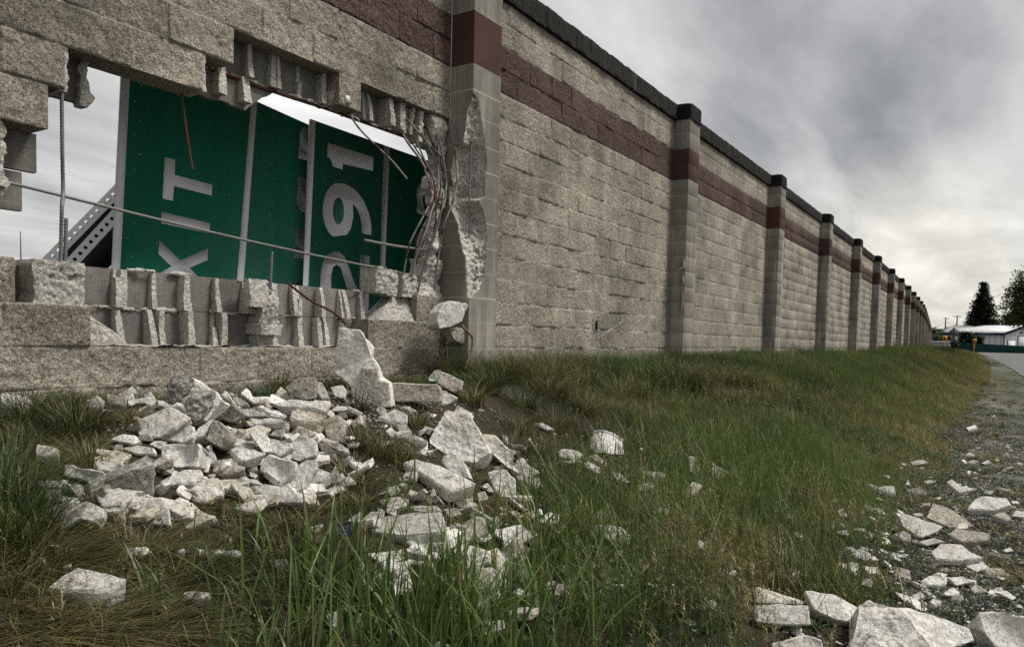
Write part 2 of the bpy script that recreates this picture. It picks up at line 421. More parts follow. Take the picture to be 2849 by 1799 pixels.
def web(x, z0, z1, reach, seed, w=.034, lean=0.0):
    """a snapped web: a straight thin wall standing out of the back shell"""
    ys = YB-.035; rs_ = np.random.default_rng(int(abs(seed)*13)+1); k1, k2 = rs_.uniform(-.35, .35, 2); sk = rs_.uniform(-.012, .012)
    cut = rs_.random(); brk = rs_.uniform(.45, .8) if cut < .22 else 9
    def yf(z):
        t = (z-z0)/(z1-z0); v = reach*(1.05-.35*t+k1*(t-.5)+k2*(t-.5)**2*2)+lean*t
        return ys-np.clip(np.where(t > brk, v*.35, v), .010, .125)
    rough(core, lambda z: x-w/2+sk*(z-z0)/.2-.004*(z1-z)/.2, lambda z: x+w/2+sk*(z-z0)/.2+.004*(z1-z)/.2, z0+.001, z1-.002, yf, YB-.02, 6, .008, .0042, seed, .0016, .0)
def shell(j0, j1, z0, z1, xl=None, xr=None, bottom=None, seed=0):
    """the surviving back shell of hollow blocks"""
    cell = MB(); nx = max(2, int((j1-j0)*14)); X = np.linspace(x_of(j0), x_of(j1), nx); b = z0+0*X
    if bottom is not None:
        bx, bz = np.array(bottom).T; b = np.interp(X, bx, bz)+.006*fbm(np.stack([X*40, X*0+seed, X*0], -1), 5, 3)
    F = np.stack([np.stack([X, X*0+YB-.035, b+(z1-b)*t], -1) for t in np.linspace(0, 1, 6)], 0); cell.grid(F)
    Bk = F.copy(); Bk[..., 1] = YB; cell.grid(Bk, flip=True)
    for a, bb in ((F[0], Bk[0]), (Bk[-1], F[-1]), (Bk[:, 0], F[:, 0]), (F[:, -1], Bk[:, -1])): cell.grid(np.stack([bb, a], 0))
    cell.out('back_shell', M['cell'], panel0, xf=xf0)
rs = random.Random(3)
def hollow(r, a, b, reach=(.05, .11), skip=()):
    o = 0 if r % 2 == 0 else .5
    i = math.floor(a-o)+o
    while i < b:
        lo, hi = max(a, i), min(b, i+1)
        if hi-lo > .05: shell(lo+.003, hi-.003, zk(r)-.002, zk(r+1)+.001)
        for q in (.045, .5, .955):
            if a+.02 < i+q < b-.02 and (r, round(i+q, 1)) not in skip:
                if q == .5 and rs.random() < .12: continue
                web(x_of(i+q+rs.uniform(-.02, .02)), zk(r), zk(r+1), rs.uniform(*reach)*rs.choice((.6, 1, 1, 1.15)), r*13+i*5+q*9+60, rs.uniform(.022, .038), rs.uniform(-.015, .015))
        i += 1
def ledge(j0, j1, k, amp=.010, y=None, n=1):
    """squeezed mortar left on a broken bed joint"""
    xs = np.linspace(x_of(j0), x_of(j1), max(6, int((j1-j0)*36))); q = np.stack([xs*9, xs*0+k, xs*0], -1)
    yy = (YB-.05 if y is None else y)+.022*fbm(q, 61, 3); rr = np.clip(.007+amp*fbm(q*3.1+2, 62, 3), .002, .03)
    core.tube(np.stack([xs, yy, zk(k)+.006*fbm(q*2, 63, 3)], -1), rr, 7)
# sill: two broken courses above the first whole one
hollow(-11, .95, 5.32, (.04, .085), skip={(-11, 3.0), (-11, 3.5)}); hollow(-10, .43, 5.62, (.035, .07)); hollow(-10, -.37, -.14, (.12, .13))
shell(.47, .98, zk(-11), zk(-10))
for a, b, k in ((.45, .95, -10), (1.0, 1.45, -10), (1.55, 1.95, -10), (2.4, 2.9, -10), (3.7, 4.2, -10), (4.9, 5.3, -10), (1.15, 1.5, -9), (1.75, 2.1, -9), (2.9, 3.4, -9), (5.2, 5.5, -9), (.6, 2.2, -11), (2.0, 5.2, -11)):
    ledge(a, b, k)
X, Yg = np.meshgrid(np.linspace(x_of(.45), x_of(5.3), 150), np.linspace(YW+.004, YB-.03, 14))
core.grid(np.stack([X, Yg, zk(-11)+.004+np.clip(.010*fbm(np.stack([X*13, Yg*13, X*0], -1), 71, 4), -.002, .03)], -1))
# grouted cells
rough(core, x_of(-.15), x_of(.43), zk(-10), zk(-9)+.004, lambda z: YW+.012+0*z, YB, 26, .010, .014, 2)
rough(core, x_of(.42), lambda z: x_of(.97)-.20*sst((z-zk(-11))/.2)*1.0, zk(-11), zk(-10.12), lambda z: YW+.012+.45*np.clip(z-zk(-11)-.02, 0, .2)*.5, YB-.03, 18, .010, .010, 5, .006)
rough(core, x_of(3.10), lambda z: x_of(3.50)-.04*sst((z-zk(-11))/.3), zk(-11), zk(-9)-.005, lambda z: YW+.050+.02*np.sin(z*16), YB-.03, 20, .010, .016, 8)
rough(core, x_of(2.84), x_of(3.14), zk(-9.80), zk(-8.97), lambda z: YW+.008+.10*np.clip(z-zk(-9.5), 0, 1), YW+.075, 16, .010, .009, 11, .006)
rough(core, x_of(3.05), x_of(3.42), zk(-10.62), zk(-10.30), lambda z: YW+.004+0*z, YB-.02, 14, .008, .008, 12)
rough(core, lambda z: x_of(5.20)+.10*sst((z-zk(-11))/.2), x_of(5.6), zk(-11), zk(-10), lambda z: YW+.03+0*z, YB-.01, 12, .010, .012, 14)
rough(core, lambda z: x_of(5.62)+(z-zk(-10))*1.3, x_of(6.75), zk(-10), zk(-9)-.01, lambda z: YW+.012+(z-zk(-10))*.50, YB, 34, .009, .014, 17)
rough(core, x_of(5.58), lambda z: x_of(5.85)-.05*np.sin(z*14), zk(-9)-.01, zk(-8.1), lambda z: YW+.03+.0*z, YB, 10, .010, .016, 19)
rough(core, x_of(5.95), x_of(6.22), zk(-9.1), zk(-8.15), lambda z: YW+.05+.0*z, YB, 10, .010, .018, 20)
rough(core, x_of(6.35), x_of(6.72), zk(-9.1), zk(-8.25), lambda z: YW+.04+.0*z, YB-.02, 12, .010, .018, 22)
rough(core, lambda z: x_of(6.85)+.05*np.sin(z*11), x_of(7.47), zk(-9.05), zk(-7.55), lambda z: YW+.035+.02*np.sin(z*19), YB, 18, .010, .020, 24)
rough(core, lambda z: x_of(7.10)+.02*np.sin(z*23), lambda z: x_of(7.36)+.03*np.sin(z*31), zk(-7.6), zk(-6.6), lambda z: YW+.03+.02*np.sin(z*40), YW+.12, 12, .010, .016, 25, .02)
rough(core, lambda z: x_of(7.22)+.02*np.sin(z*23), lambda z: x_of(7.36)+.02*np.sin(z*31), zk(-6.7), zk(-5.4), lambda z: YW+.04, YW+.11, 8, .010, .014, 27, .02)
rough(core, lambda z: x_of(7.22)+.04*np.sin(z*17), lambda z: x_of(7.52), zk(-5.5), zk(-3.1), lambda z: YW+.04+.03*np.sin(z*15), YW+.14, 12, .010, .020, 29, .02)
rough(core, x_of(7.08), x_of(7.5), zk(-3.2), zk(-2)-.004, lambda z: YW+.02+.02*np.sin(z*25), YB, 12, .010, .018, 30, .012)
# over the hole
hollow(-3, 2.51, 4.56, (.04, .075)); hollow(-3, 5.06, 7.06, (.04, .075))
for q, hw_ in ((5.95, .022), (6.30, .03), (6.62, .02), (6.85, .026)): rough(core, x_of(q)-hw_, x_of(q)+hw_, zk(-3)+.04*math.sin(q*9), zk(-2)-.004, lambda z, q=q: YW+.05+(zk(-2)-z)*.2*math.sin(q*5), YB-.02, 8, .01, .013, q*9, .006)
ledge(2.4, 7.0, -3.02, .012); ledge(2.3, 4.6, -3.05, .008, YB-.02)
rough(core, x_of(4.54), lambda z: x_of(5.1)-.03*np.sin(z*20), zk(-3.0), zk(-2.55), lambda z: YW+.02+(zk(-2.55)-z)*.55, YB, 14, .009, .016, 33)
B4 = [(on_y('1', a, b, YB-.03)[0], on_y('1', a, b, YB-.03)[2]) for a, b in ((1490, 690), (1560, 745), (1700, 770), (1850, 835))]+[(on_y('2', a, b, YB-.03)[0], on_y('2', a, b, YB-.03)[2]) for a, b in ((50, 825), (100, 832), (135, 792), (220, 735), (300, 700))]
j_of = lambda x: (x-1.8683)/BW
shell(2.02, j_of(B4[-1][0]), zk(-4), zk(-3), bottom=B4, seed=3)
for q, rc in ((2.5, .075), (2.95, .06)): web(x_of(q), zk(-4)+.05, zk(-3), rc, q*7, .05)
rough(core, x_of(2.02), x_of(2.09), zk(-4), zk(-3), lambda z: YW+.01, YB-.02, 6, .01, .010, 35, .008)
# left edge of the hole
E5 = [on_y('1', a, b, YB-.03) for a, b in ((600, 520), (640, 750))]
shell(.19, j_of(E5[1][0]), zk(-5), zk(-4), seed=5)
rough(core, lambda z: E5[1][0]-.045+0*z, lambda z: E5[1][0]-.015*np.sin(z*30), zk(-5)-.02, zk(-4), lambda z: YB-.075+.01*np.sin(z*22), YB-.003, 8, .01, .010, 36, .010)
rough(core, x_of(.15), x_of(.24), zk(-5)-.008, zk(-4), lambda z: YW+.008, YB-.02, 7, .008, .010, 37, .010)
E7 = [on_y('1', a, b, YB-.03) for a, b in ((270, 1000), (160, 1250))]
shell(-.5, j_of(E7[0][0]), zk(-7)+.02, zk(-6), seed=6); shell(-.5, j_of(E7[1][0]), zk(-7.85), zk(-7)+.01, seed=7)
rough(core, x_of(-1.0), lambda z: on_y('1', 40, 1150, YW+.03)[0]+.01*np.sin(z*33), zk(-7.45), zk(-6), lambda z: YW+.02, YB-.03, 16, .01, .014, 38, .012)
rough(core, x_of(-1.0), lambda z: on_y('1', 70, 1400, YW+.05)[0]-.35*np.clip(zk(-7.3)-z, 0, 1), zk(-8.0), zk(-7.35), lambda z: YW+.05, YB, 16, .01, .018, 39, .012)
core_o = core.out('exposed_core', M['broken'], panel0, xf=xf0); core_o['label'] = 'rough torn webs and grout of the breach'

# ---- reinforcing bars
mt = NT('grey_bar'); M['bar'] = mt.fin(mt.mix(mt.noise(mt.pos(), 60, 3), (.10, .097, .092), (.27, .26, .25)), rough=.6, Metallic=.35)
mt = NT('rusty_bar'); M['rust'] = mt.fin(mt.mix(mt.noise(mt.pos(), 45, 3), (.035, .016, .010), (.13, .055, .03)), rough=.85)
mt = NT('weathered_bar'); M['barmix'] = mt.fin(mt.mix(mt.math('GREATER_THAN', mt.noise(mt.pos(), 14, 3), .56), (.25, .24, .225), (.10, .045, .025)), rough=.7, Metallic=.2)
def spline(pts, step=.006):
    pts = np.asarray(pts, float); d = np.concatenate([[0], np.cumsum(np.linalg.norm(np.diff(pts, axis=0), axis=1))])
    n = max(4, int(d[-1]/step)); t = np.linspace(0, d[-1], n)
    k = len(pts)
    if k < 3: return np.stack([np.interp(t, d, pts[:, i]) for i in range(3)], -1)
    m = np.gradient(pts, d, axis=0); i = np.clip(np.searchsorted(d, t, 'right')-1, 0, k-2); h = (d[i+1]-d[i])[:, None]; u = ((t-d[i])[:, None])/h
    return (2*u**3-3*u**2+1)*pts[i]+(u**3-2*u**2+u)*h*m[i]+(-2*u**3+3*u**2)*pts[i+1]+(u**3-u**2)*h*m[i+1]
def rebar(pts, r=.008, mat='bar', ribs=True):
    P = spline(pts, .0075); rr = np.full(len(P), r*.95); rr[::2] *= 1.28 if ribs else 1
    mb = MB(); mb.tube(P, rr, 8); return mb.out('rebar', M[mat], wall, smooth=False, attr=None, xf=xf0)
def zp(z, pts, y):
    y = np.broadcast_to(y, (len(pts),)) if np.ndim(y) == 0 else np.interp(np.linspace(0, 1, len(pts)), np.linspace(0, 1, len(y)), y)
    return [on_y(z, a, b, yy) for (a, b), yy in zip(pts, y)]
ym = YW+.09
la, lb, lc = on_y('3', -60, 40, ym), on_y('4', 0, 443, ym), on_y('4', 1405, 738, ym)
rebar([la, lb, lc], .0072, 'bar')
rebar(zp('1', [(466, 640), (470, 1100), (474, 1500)], ym-.02)+zp('3', [(425, 200), (418, 420), (414, 620), (410, 770)], ym-.05), .0085, 'bar')
rebar(zp('3', [(452, 312), (444, 620), (438, 770)], ym-.05), .0085, 'bar')
rebar(zp('1', [(1372, 700), (1410, 1000), (1455, 1285)], [ym, ym-.03]), .006, 'rust')
rebar(zp('2', [(865, 850), (940, 960), (1060, 1085), (1200, 1220), (1310, 1352)], [ym, ym-.12]), .0065, 'barmix')
rebar(zp('2', [(-160, 530), (0, 582), (300, 692), (600, 790), (860, 872), (1100, 960), (1300, 1035)], YB-.05), .010, 'rust')
rebar(zp('4', [(262, 542), (255, 700), (248, 900)], YW+.05), .0075, 'bar')
rebar(zp('4', [(370, 755), (520, 870), (700, 970), (770, 1035)], [YW+.06, YW-.03]), .0075, 'rust')
rebar(zp('4', [(895, 462), (1100, 500), (1340, 532)], [YW-.12, YW+.06]), .0085, 'bar')
tb, tm, bt = ym, YW-.03, YW+.05
for z, pts, y, r, m in (
    ('P', [(0, 540), (100, 700), (250, 900), (340, 1055)], [tb, tm], .0085, 'bar'),
    ('P', [(180, 600), (270, 800), (350, 980), (410, 1150), (440, 1400), (425, 1521)], [tb, tm], .0065, 'barmix'),
    ('P', [(-40, 200), (150, 420), (300, 600), (480, 780), (610, 910)], [tb, tm], .0065, 'barmix'),
    ('P', [(120, 380), (260, 500), (350, 680), (430, 830), (510, 1020), (610, 1190)], [tb, tm+.02], .007, 'bar'),
    ('P', [(270, 240), (370, 510), (450, 700), (540, 930), (600, 1090)], [tb, tm], .006, 'rust'),
    ('P', [(455, 200), (490, 420), (515, 640), (530, 900), (570, 1320)], [tb-.04, tm], .006, 'bar')):
    rebar(zp(z, pts, y), r, m)
def two(a, b, y, r, m):
    n = len(a)+len(b); yy = np.interp(np.linspace(0, 1, n), np.linspace(0, 1, len(y)), y)
    rebar([on_y('P', p_[0], p_[1], q) for p_, q in zip(a, yy[:len(a)])]+[on_y('Q', p_[0], p_[1], q) for p_, q in zip(b, yy[len(a):])], r, m)
two([(320, 1060), (370, 1180), (425, 1380)], [(370, 80), (335, 220), (250, 380), (150, 570), (80, 730), (40, 930), (12, 1090)], [tm, tm-.05, bt], .0065, 'barmix')
two([(483, 148), (500, 450), (520, 700), (520, 1000), (522, 1250), (495, 1480)], [(400, 200), (350, 330), (320, 450), (260, 620), (200, 780), (140, 950), (110, 1120), (60, 1290)], [tb-.05, tm, tm-.03, bt+.02], .007, 'barmix')
two([(530, 600), (580, 850), (615, 1050), (637, 1300)], [(540, 20), (530, 150), (480, 300), (430, 440), (390, 600), (340, 760), (290, 930), (230, 1130), (175, 1380)], [tm, tm-.05, bt], .0075, 'bar')
two([(690, 355), (740, 650), (790, 1000), (800, 1200)], [(670, 0), (610, 230), (540, 400), (490, 560), (465, 740), (430, 970), (410, 1130), (395, 1345)], [YW-.01, tm-.1, tm-.1, tm, bt], .007, 'barmix')
rebar(zp('Q', [(455, 60), (420, 250), (410, 420), (390, 570)], [tm, tm]), .006, 'rust')
rebar(zp('Q', [(310, 400), (230, 560), (190, 700), (165, 850), (145, 1000), (118, 1160)], [tm, bt]), .0065, 'barmix')
for z, pts, y, r, m in (('P', [(40, 420), (160, 700), (330, 960), (460, 1250), (470, 1500)], [tb, tm], .0055, 'rust'), ('P', [(400, 250), (450, 560), (560, 860), (560, 1200), (540, 1500)], [tb, tm], .006, 'barmix'), ('Q', [(470, 30), (440, 200), (300, 420), (210, 700), (170, 960)], [tm, bt], .006, 'rust'), ('Q', [(500, 60), (480, 260), (440, 500), (330, 800), (270, 1060)], [tm, bt], .006, 'barmix'), ('P', [(560, 520), (640, 800), (690, 1060), (720, 1300)], [tb, tm], .006, 'rust')): rebar(zp(z, pts, y), r, m)
rebar([on_y('5', 222, 1060, YP+.075), on_y('5', 212, 1280, YP+.075), on_y('5', 205, 1480, YP+.075), on_y('6', 280, 300, YP+.075), on_y('6', 275, 420, YP+.08)], .007, 'bar')
mt = NT('pale_sealant'); M['seal'] = mt.fin(mt.mix(mt.noise(mt.pos(), 30), (.32, .3, .27), (.5, .48, .43)))
mb = MB(); mb.tube(spline([(X1-.012, YW-.006, zk(3.8)), (X1-.014, YW-.008, zk(1)), (X1-.010, YW-.006, zk(-2.2))], .03), .0055, 6); mb.out('joint_sealant', M['seal'], wall, attr=None, xf=xf0)
mb = MB(); mb.tube(spline([(X1-.012, YW-.014, zk(-10.7)), (X1-.008, YW-.02, zk(-11.4)), (X1-.002, YW-.02, zk(-12.6))], .03), .009, 6); mb.out('joint_sealant', M['seal'], wall, attr=None, xf=xf0)
mt = NT('white_pipe'); M['pipe'] = mt.fin((.62, .6, .54), rough=.4)
mb = MB(); a = on_y('2', 850, 745, YW+.015); mb.tube(np.array([a+np.array([0, -.008, -.035]), a, a+np.array([.004, .03, .01])]), [.024, .027, .02], 14); mb.out('pipe_end', M['pipe'], wall, attr=None, xf=xf0)

# scars of the impact: a punched hole's dark inside painted as a black patch, with pale scrapes on the second panel, chipped edge of the second pilaster
ZO['W'] = (1350, 480, .4075)
pn1 = [o for o in wall.children if o.name.startswith('panel')][1]
mt = NT('pale_scrape'); M['scrape'] = mt.fin(mt.mix(mt.noise(mt.pos(), 80, 3), (.24, .22, .19), (.52, .50, .45)))
mt = NT('hole_shade_patch'); M['hole'] = mt.fin((.004, .004, .004))  # black stands for shade inside the hole; no recess is cut
def scrape(pts, w, Y=YW-.013):
    P = spline([on_y('W', x, y, Y) for x, y in pts], .008); n = len(P); k = w*(.25+.75*np.sin(np.linspace(.1, 3.0, n)))*np.clip(.8+1.3*fbm(np.stack([P[:, 0]*60, P[:, 2]*60, P[:, 0]*0], -1), 5, 3), .02, 2)
    T = np.gradient(P, axis=0); T /= np.linalg.norm(T, axis=1)[:, None]; sd = np.cross(T, [0, 1, 0]); off = np.array([0, .006, 0])
    mb = MB(); mb.grid(np.stack([P-sd*k[:, None]+off, P-sd*k[:, None]*.3+off*.55, P+sd*k[:, None]*.3+off*.55, P+sd*k[:, None]+off], 1)); mb.out('scrape_mark', M['scrape'], pn1, attr=None, xf=xf0)
for pts, w in (([(660, 1018), (725, 1015)], .006), ([(740, 992), (780, 972), (850, 945)], .007), ([(775, 1130), (830, 1095), (945, 1015)], .009), ([(935, 970), (938, 1000), (922, 1045)], .008), ([(850, 960), (846, 1040)], .005), ([(735, 1065), (760, 1078), (785, 1070)], .009), ([(530, 840), (640, 850)], .005)): scrape(pts, w)
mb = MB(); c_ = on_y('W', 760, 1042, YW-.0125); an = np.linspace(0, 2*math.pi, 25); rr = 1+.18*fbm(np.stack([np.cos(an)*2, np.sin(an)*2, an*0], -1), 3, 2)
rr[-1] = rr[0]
mb.grid(np.stack([c_+np.stack([np.cos(an)*.030*rr*k, an*0-.003*(1-k), np.sin(an)*.062*rr*k], -1) for k in (1, .6, .02)], 0), flip=True); mb.out('hole_shade_patch', M['hole'], pn1, attr=None, xf=xf0)
def chip(pts, Y, nm='chipped_edge'):
    P = [on_y('W', x, y, Y) for x, y in pts]; mb = MB(); c = np.mean(P, 0)
    ring = np.array(P+[P[0]]); mb.grid(np.stack([ring+np.array([0, .006, 0]), ring*.6+c*.4, ring*.02+c*.98+np.array([0, .002, 0])], 0), flip=True); mb.grid(np.stack([ring+np.array([0, .006, 0]), ring*.6+c*.4, ring*.02+c*.98+np.array([0, .002, 0])], 0)); mb.out(nm, M['scrape'], wall.children[[o.name for o in wall.children].index('pilaster.001')], attr=None, xf=xf0)
for pts in ([(1363, 585), (1372, 620), (1370, 655), (1352, 648), (1356, 610)], [(1352, 650), (1340, 648), (1322, 664), (1340, 660)], [(1360, 700), (1366, 730), (1358, 765), (1350, 740), (1352, 712)], [(1352, 800), (1358, 840), (1354, 900), (1349, 950), (1347, 880)]): chip(pts, YP-.004)
# ------------------------------------------------------------------ terrain
def edge_y(x):                                            # where grass gives way to gravel
    x = np.asarray(x, float); return np.where(x < 30, .45, .45+.0003*(np.clip(x, 30, 110)-30)**2+np.clip(x-110, 0, 400)*.046)
def wall_y(x):
    return np.interp(x, [PX[n] for n in range(NP+1)], [PY[n] for n in range(NP+1)])+PD
def hgt(x, y):
    x = np.asarray(x, float); y = np.asarray(y, float)
    zr = .66*sst((x-8)/118)
    e = edge_y(x); wy = wall_y(x)
    s = sst((y-e+.25)/np.maximum(wy-.55-e+.25, .5))
    h = zr+(.93+.12*sst((x-20)/60)-zr)*s
    h = np.where(y > wy+.1, np.maximum(.82, zr), h)
    g = np.exp(-((x-3.3)/1.35)**2-((y-2.75)/.55)**2)*.10+np.exp(-((x-4.6)/.5)**2-((y-2.4)/.5)**2)*.05
    p = np.stack([x, y, x*0], -1)
    near = np.exp(-(x/25)**2)
    return h+g+near*(.022*fbm(p*1.9, 81, 3)+.008*fbm(p*9, 82, 2))
def hit(z, x, y, lift=0.0):
    """where the sight line through a pixel meets the ground"""
    d = ray(*px(z, x, y))
    for tt in (np.arange(.8, 14, .006), np.arange(14, 400, .12)):
        q = CAM+d[None]*tt[:, None]; k = np.nonzero(q[:, 2]-lift <= hgt(q[:, 0], q[:, 1]))[0]
        if len(k): return q[k[0]]
    return q[-1]
xs = np.unique(np.concatenate([np.linspace(-150, -4, 20), np.arange(-4, .6, .3), np.arange(.6, 9, .07), np.arange(9, 30, .4), np.arange(30, 140, 2.0), np.linspace(140, 900, 40)]))
ys = np.unique(np.concatenate([np.linspace(-500, -12, 30), np.arange(-12, -1.2, .6), np.arange(-1.2, 4.0, .07), np.arange(4, 12, .5), np.linspace(12, 420, 40)]))
X, Y = np.meshgrid(xs, ys); Zt = hgt(X, Y)
mb = MB(); mb.grid(np.stack([X, Y, Zt], -1))
t = NT('ground_soil_and_gravel'); p = t.pos()
sx = t.n('ShaderNodeSeparateXYZ', i={0: p}).outputs
soil = t.mix(t.noise(p, 7, 5, .65), (.018, .014, .009), (.06, .048, .03))
soil = t.mix(t.ramp(t.noise(p, 2.2, 4, .6), (.45, 0), (.65, 1)), soil, (.030, .036, .016))
grav = t.mix(t.ramp(t.vor(p, 75), (.15, 1), (.6, 0)), (.012, .012, .013), t.mix(t.vor(p, 75, 'Color'), (.02, .02, .02), (.13, .13, .125)))
grav = t.mix(t.ramp(t.noise(p, 1.1, 5, .65), (.34, 0), (.55, .9)), grav, t.mix(t.ramp(t.noise(p, 24, 5, .7), (.35, 0), (.62, 1)), (.025, .027, .02), (.24, .24, .185)))
edge = t.math('SUBTRACT', sx[1], t.math('ADD', .35, t.math('MULTIPLY', t.math('POWER', t.math('MAXIMUM', t.math('SUBTRACT', sx[0], 30), 0), 2), .0003)))
edge = t.math('ADD', edge, t.math('MULTIPLY', t.math('SUBTRACT', t.noise(p, 2.5, 4), .5), .9))
col = t.mix(t.math('MULTIPLY', t.math('ADD', edge, .1), 4, True), grav, soil)
bm_ = t.bump(t.vor(p, 60), .6, .012, t.bump(t.noise(p, 9, 5, .6), .8, .05))
M['ground'] = t.fin(col, bm_, .95)
ground = tag(mb.out('ground', M['ground'], attr=None, smooth=True), kind='structure')

# road: a sheet over the shoulder, bending away to the left
cx = np.array([-60, 0, 20, 39, 52, 64, 78, 92, 114, 140, 200, 300]); ce = np.array([-2.2, -1.9, -1.5, -.9, -.5, .05, .6, 1.2, 2.5, 4.2, 9.0, 20.0])
rx = np.concatenate([np.arange(-60, 30, 3.0), np.arange(30, 300, 2.0)]); re_ = np.interp(rx, cx, ce)+.05*np.sin(rx*1.7)*(rx < 90)
wd = np.linspace(0, 1, 22)
RX = np.repeat(rx[:, None], 22, 1); RY = re_[:, None]-8.4*wd[None]
road_z = lambda x, y: hgt(x, y)
mb = MB(); mb.grid(np.stack([RX, RY, road_z(RX, RY)+.03+.02*np.minimum(wd*6, 1)[None]], -1), flip=False)
t = NT('asphalt'); p = t.pos()
M['asphalt'] = t.fin(t.mix(t.noise(p, .5, 5, .6), (.10, .10, .10), (.17, .168, .165)), t.bump(t.noise(p, 90, 2), .3, .01), .85)
road = tag(mb.out('road', M['asphalt'], attr=None, smooth=True), kind='structure')
t = NT('road_paint'); M['paint'] = t.fin((.62, .61, .58), rough=.7)
mb = MB()
for off in (8.0,):
    w = np.linspace(0, .14, 3); YY = re_[:, None]-off-w[None]; XX = np.repeat(rx[:, None], 3, 1)
    mb.grid(np.stack([XX, YY, road_z(XX, YY)+.058], -1))
edge_line = tag(mb.out('road_edge_line', M['paint'], road, attr=None))

# ------------------------------------------------------------------ sky and sun
w = bpy.data.worlds.new('World'); S.world = w; w.use_nodes = True; nt = w.node_tree; N = nt.nodes; L = nt.links
bg = N['Background']; bg.inputs['Strength'].default_value = .1
SUN_AZ, SUN_EL = R(-55), R(56)                            # direction to the sun, measured from +x towards +y
sky = N.new('ShaderNodeTexSky'); sky.sky_type = 'NISHITA'; sky.sun_disc = False; sky.sun_elevation = SUN_EL; sky.sun_rotation = math.pi/2-SUN_AZ; sky.altitude = 100; sky.dust_density = 3
class WT(NT):
    def __init__(s): s.t = nt; s.N = N; s.L = L
t = WT()
dirv = t.n('ShaderNodeTexCoord').outputs['Generated']
sp = t.n('ShaderNodeSeparateXYZ', i={0: dirv}).outputs
den = t.math('ADD', t.math('MAXIMUM', sp[2], 0.0), .16)
pl = t.n('ShaderNodeCombineXYZ', i={0: t.math('DIVIDE', sp[0], den), 1: t.math('DIVIDE', sp[1], den), 2: 0.0}).outputs[0]
mp = t.n('ShaderNodeMapping', i={'Vector': pl}); mp.inputs['Rotation'].default_value = (0, 0, R(84)); mp.inputs['Scale'].default_value = (.62, 1.45, 1)
n1 = t.noise(mp.outputs[0], 1.15, 7, .56, .6); n2 = t.noise(mp.outputs[0], 3.1, 6, .6, .4)
def blob(z, x, y, sharp):
    d = ray(*px(z, x, y)); d = d/np.linalg.norm(d)
    dp = t.n('ShaderNodeVectorMath', operation='DOT_PRODUCT', i={0: dirv}); dp.inputs[1].default_value = tuple(d)
    return t.math('MULTIPLY', t.math('SUBTRACT', dp.outputs['Value'], 1-sharp), 1/sharp, True)
def addn(*a):
    r = a[0]
    for b in a[1:]: r = t.math('ADD', r, b)
    return r
dark = addn(t.math('MULTIPLY', blob('D', 1800, 70, .05), .15), t.math('MULTIPLY', blob('D', 2120, 40, .06), .05), t.math('MULTIPLY', blob('D', 2130, 210, .006), .20), t.math('MULTIPLY', blob('D', 1790, 240, .010), .11),
            t.math('MULTIPLY', blob('D', 200, 260, .02), .16), t.math('MULTIPLY', blob('D', 2040, 290, .002), .12), t.math('MULTIPLY', blob('D', 1750, 330, .003), .10))
lite = addn(t.math('MULTIPLY', blob('D', 760, 260, .05), .34), t.math('MULTIPLY', blob('D', 2190, 665, .016), .16), t.math('MULTIPLY', blob('D', 1330, 60, .02), .14), t.math('MULTIPLY', blob('D', 20, 560, .02), .10), t.math('MULTIPLY', blob('D', 2350, 350, .04), .10))
cl = addn(t.math('MULTIPLY', t.math('SUBTRACT', n1, .5), 1.15), t.math('MULTIPLY', t.math('SUBTRACT', n2, .5), .5), dark, t.math('MULTIPLY', lite, -1.0), .40)
cc = t.ramp(cl, (.0, (7.3, 7.25, 7.1)), (.25, (5.25, 5.22, 5.1)), (.45, (4.1, 4.08, 4.02)), (.64, (3.0, 3.02, 3.06)), (.85, (2.05, 2.08, 2.15)))
warm = blob('D', 2150, 655, .012)
cc = t.mix(t.math('MULTIPLY', warm, .45), cc, t.mix(1.0, cc, (1.10, 1.03, .84), 'MULTIPLY'))
below = t.math('MULTIPLY', t.math('MULTIPLY', sp[2], -8.0), 1.0, True)
cc = t.mix(below, cc, (1.2, 1.2, 1.1))
fin = t.mix(.93, sky.outputs[0], cc)
L.new(fin, bg.inputs['Color'])
sl = bpy.data.lights.new('sun', 'SUN'); sl.energy = 2.5; sl.angle = R(16); sl.color = (1, .96, .9)
so = bpy.data.objects.new('sun', sl); C.objects.link(so)
sd_ = Vector((math.cos(SUN_EL)*math.cos(SUN_AZ), math.cos(SUN_EL)*math.sin(SUN_AZ), math.sin(SUN_EL)))
so.rotation_euler = sd_.to_track_quat('Z', 'Y').to_euler(); so.location = (0, -10, 20)
S.view_settings.view_transform = 'Standard'; S.view_settings.look = 'None'; S.view_settings.exposure = 0.5; S.view_settings.gamma = 1
S.cycles.use_denoising = False; S.cycles.max_bounces = 5; S.cycles.diffuse_bounces = 1; S.cycles.glossy_bounces = 2; S.cycles.transparent_max_bounces = 6
from mathutils.geometry import tessellate_polygon
# ------------------------------------------------------------------ the road signs stored behind the wall
def metal(name, col, rough=.5, sc=9, var=.25, streak=True):
    t = NT(name); p = t.pos()
    n = t.noise(t.scale(p, 6, 6, 1.2), 1.5, 5, .65)
    c = t.mix(n, tuple(c*(1-var) for c in col), tuple(c*(1+var) for c in col))
    c = t.mix(t.ramp(t.noise(p, 31, 4, .7), (.64, 0), (.74, .12)), c, tuple(.4*x+.02 for x in col))
    c = t.mix(t.math('MULTIPLY', t.ramp(t.noise(t.scale(p, 2.2, 2.2, .8), 1.7, 6, .7), (.46, 0), (.70, 1)), .28), c, tuple(.55*x+.07 for x in col))
    sc_ = t.noise(t.scale(p, 40, 40, 3.0), 1.0, 2, .5); c = t.mix(t.math('MULTIPLY', t.ramp(sc_, (.72, 0), (.75, 1)), .10), c, (.30, .32, .30))
    return t.fin(c, None, rough, Metallic=0.0)
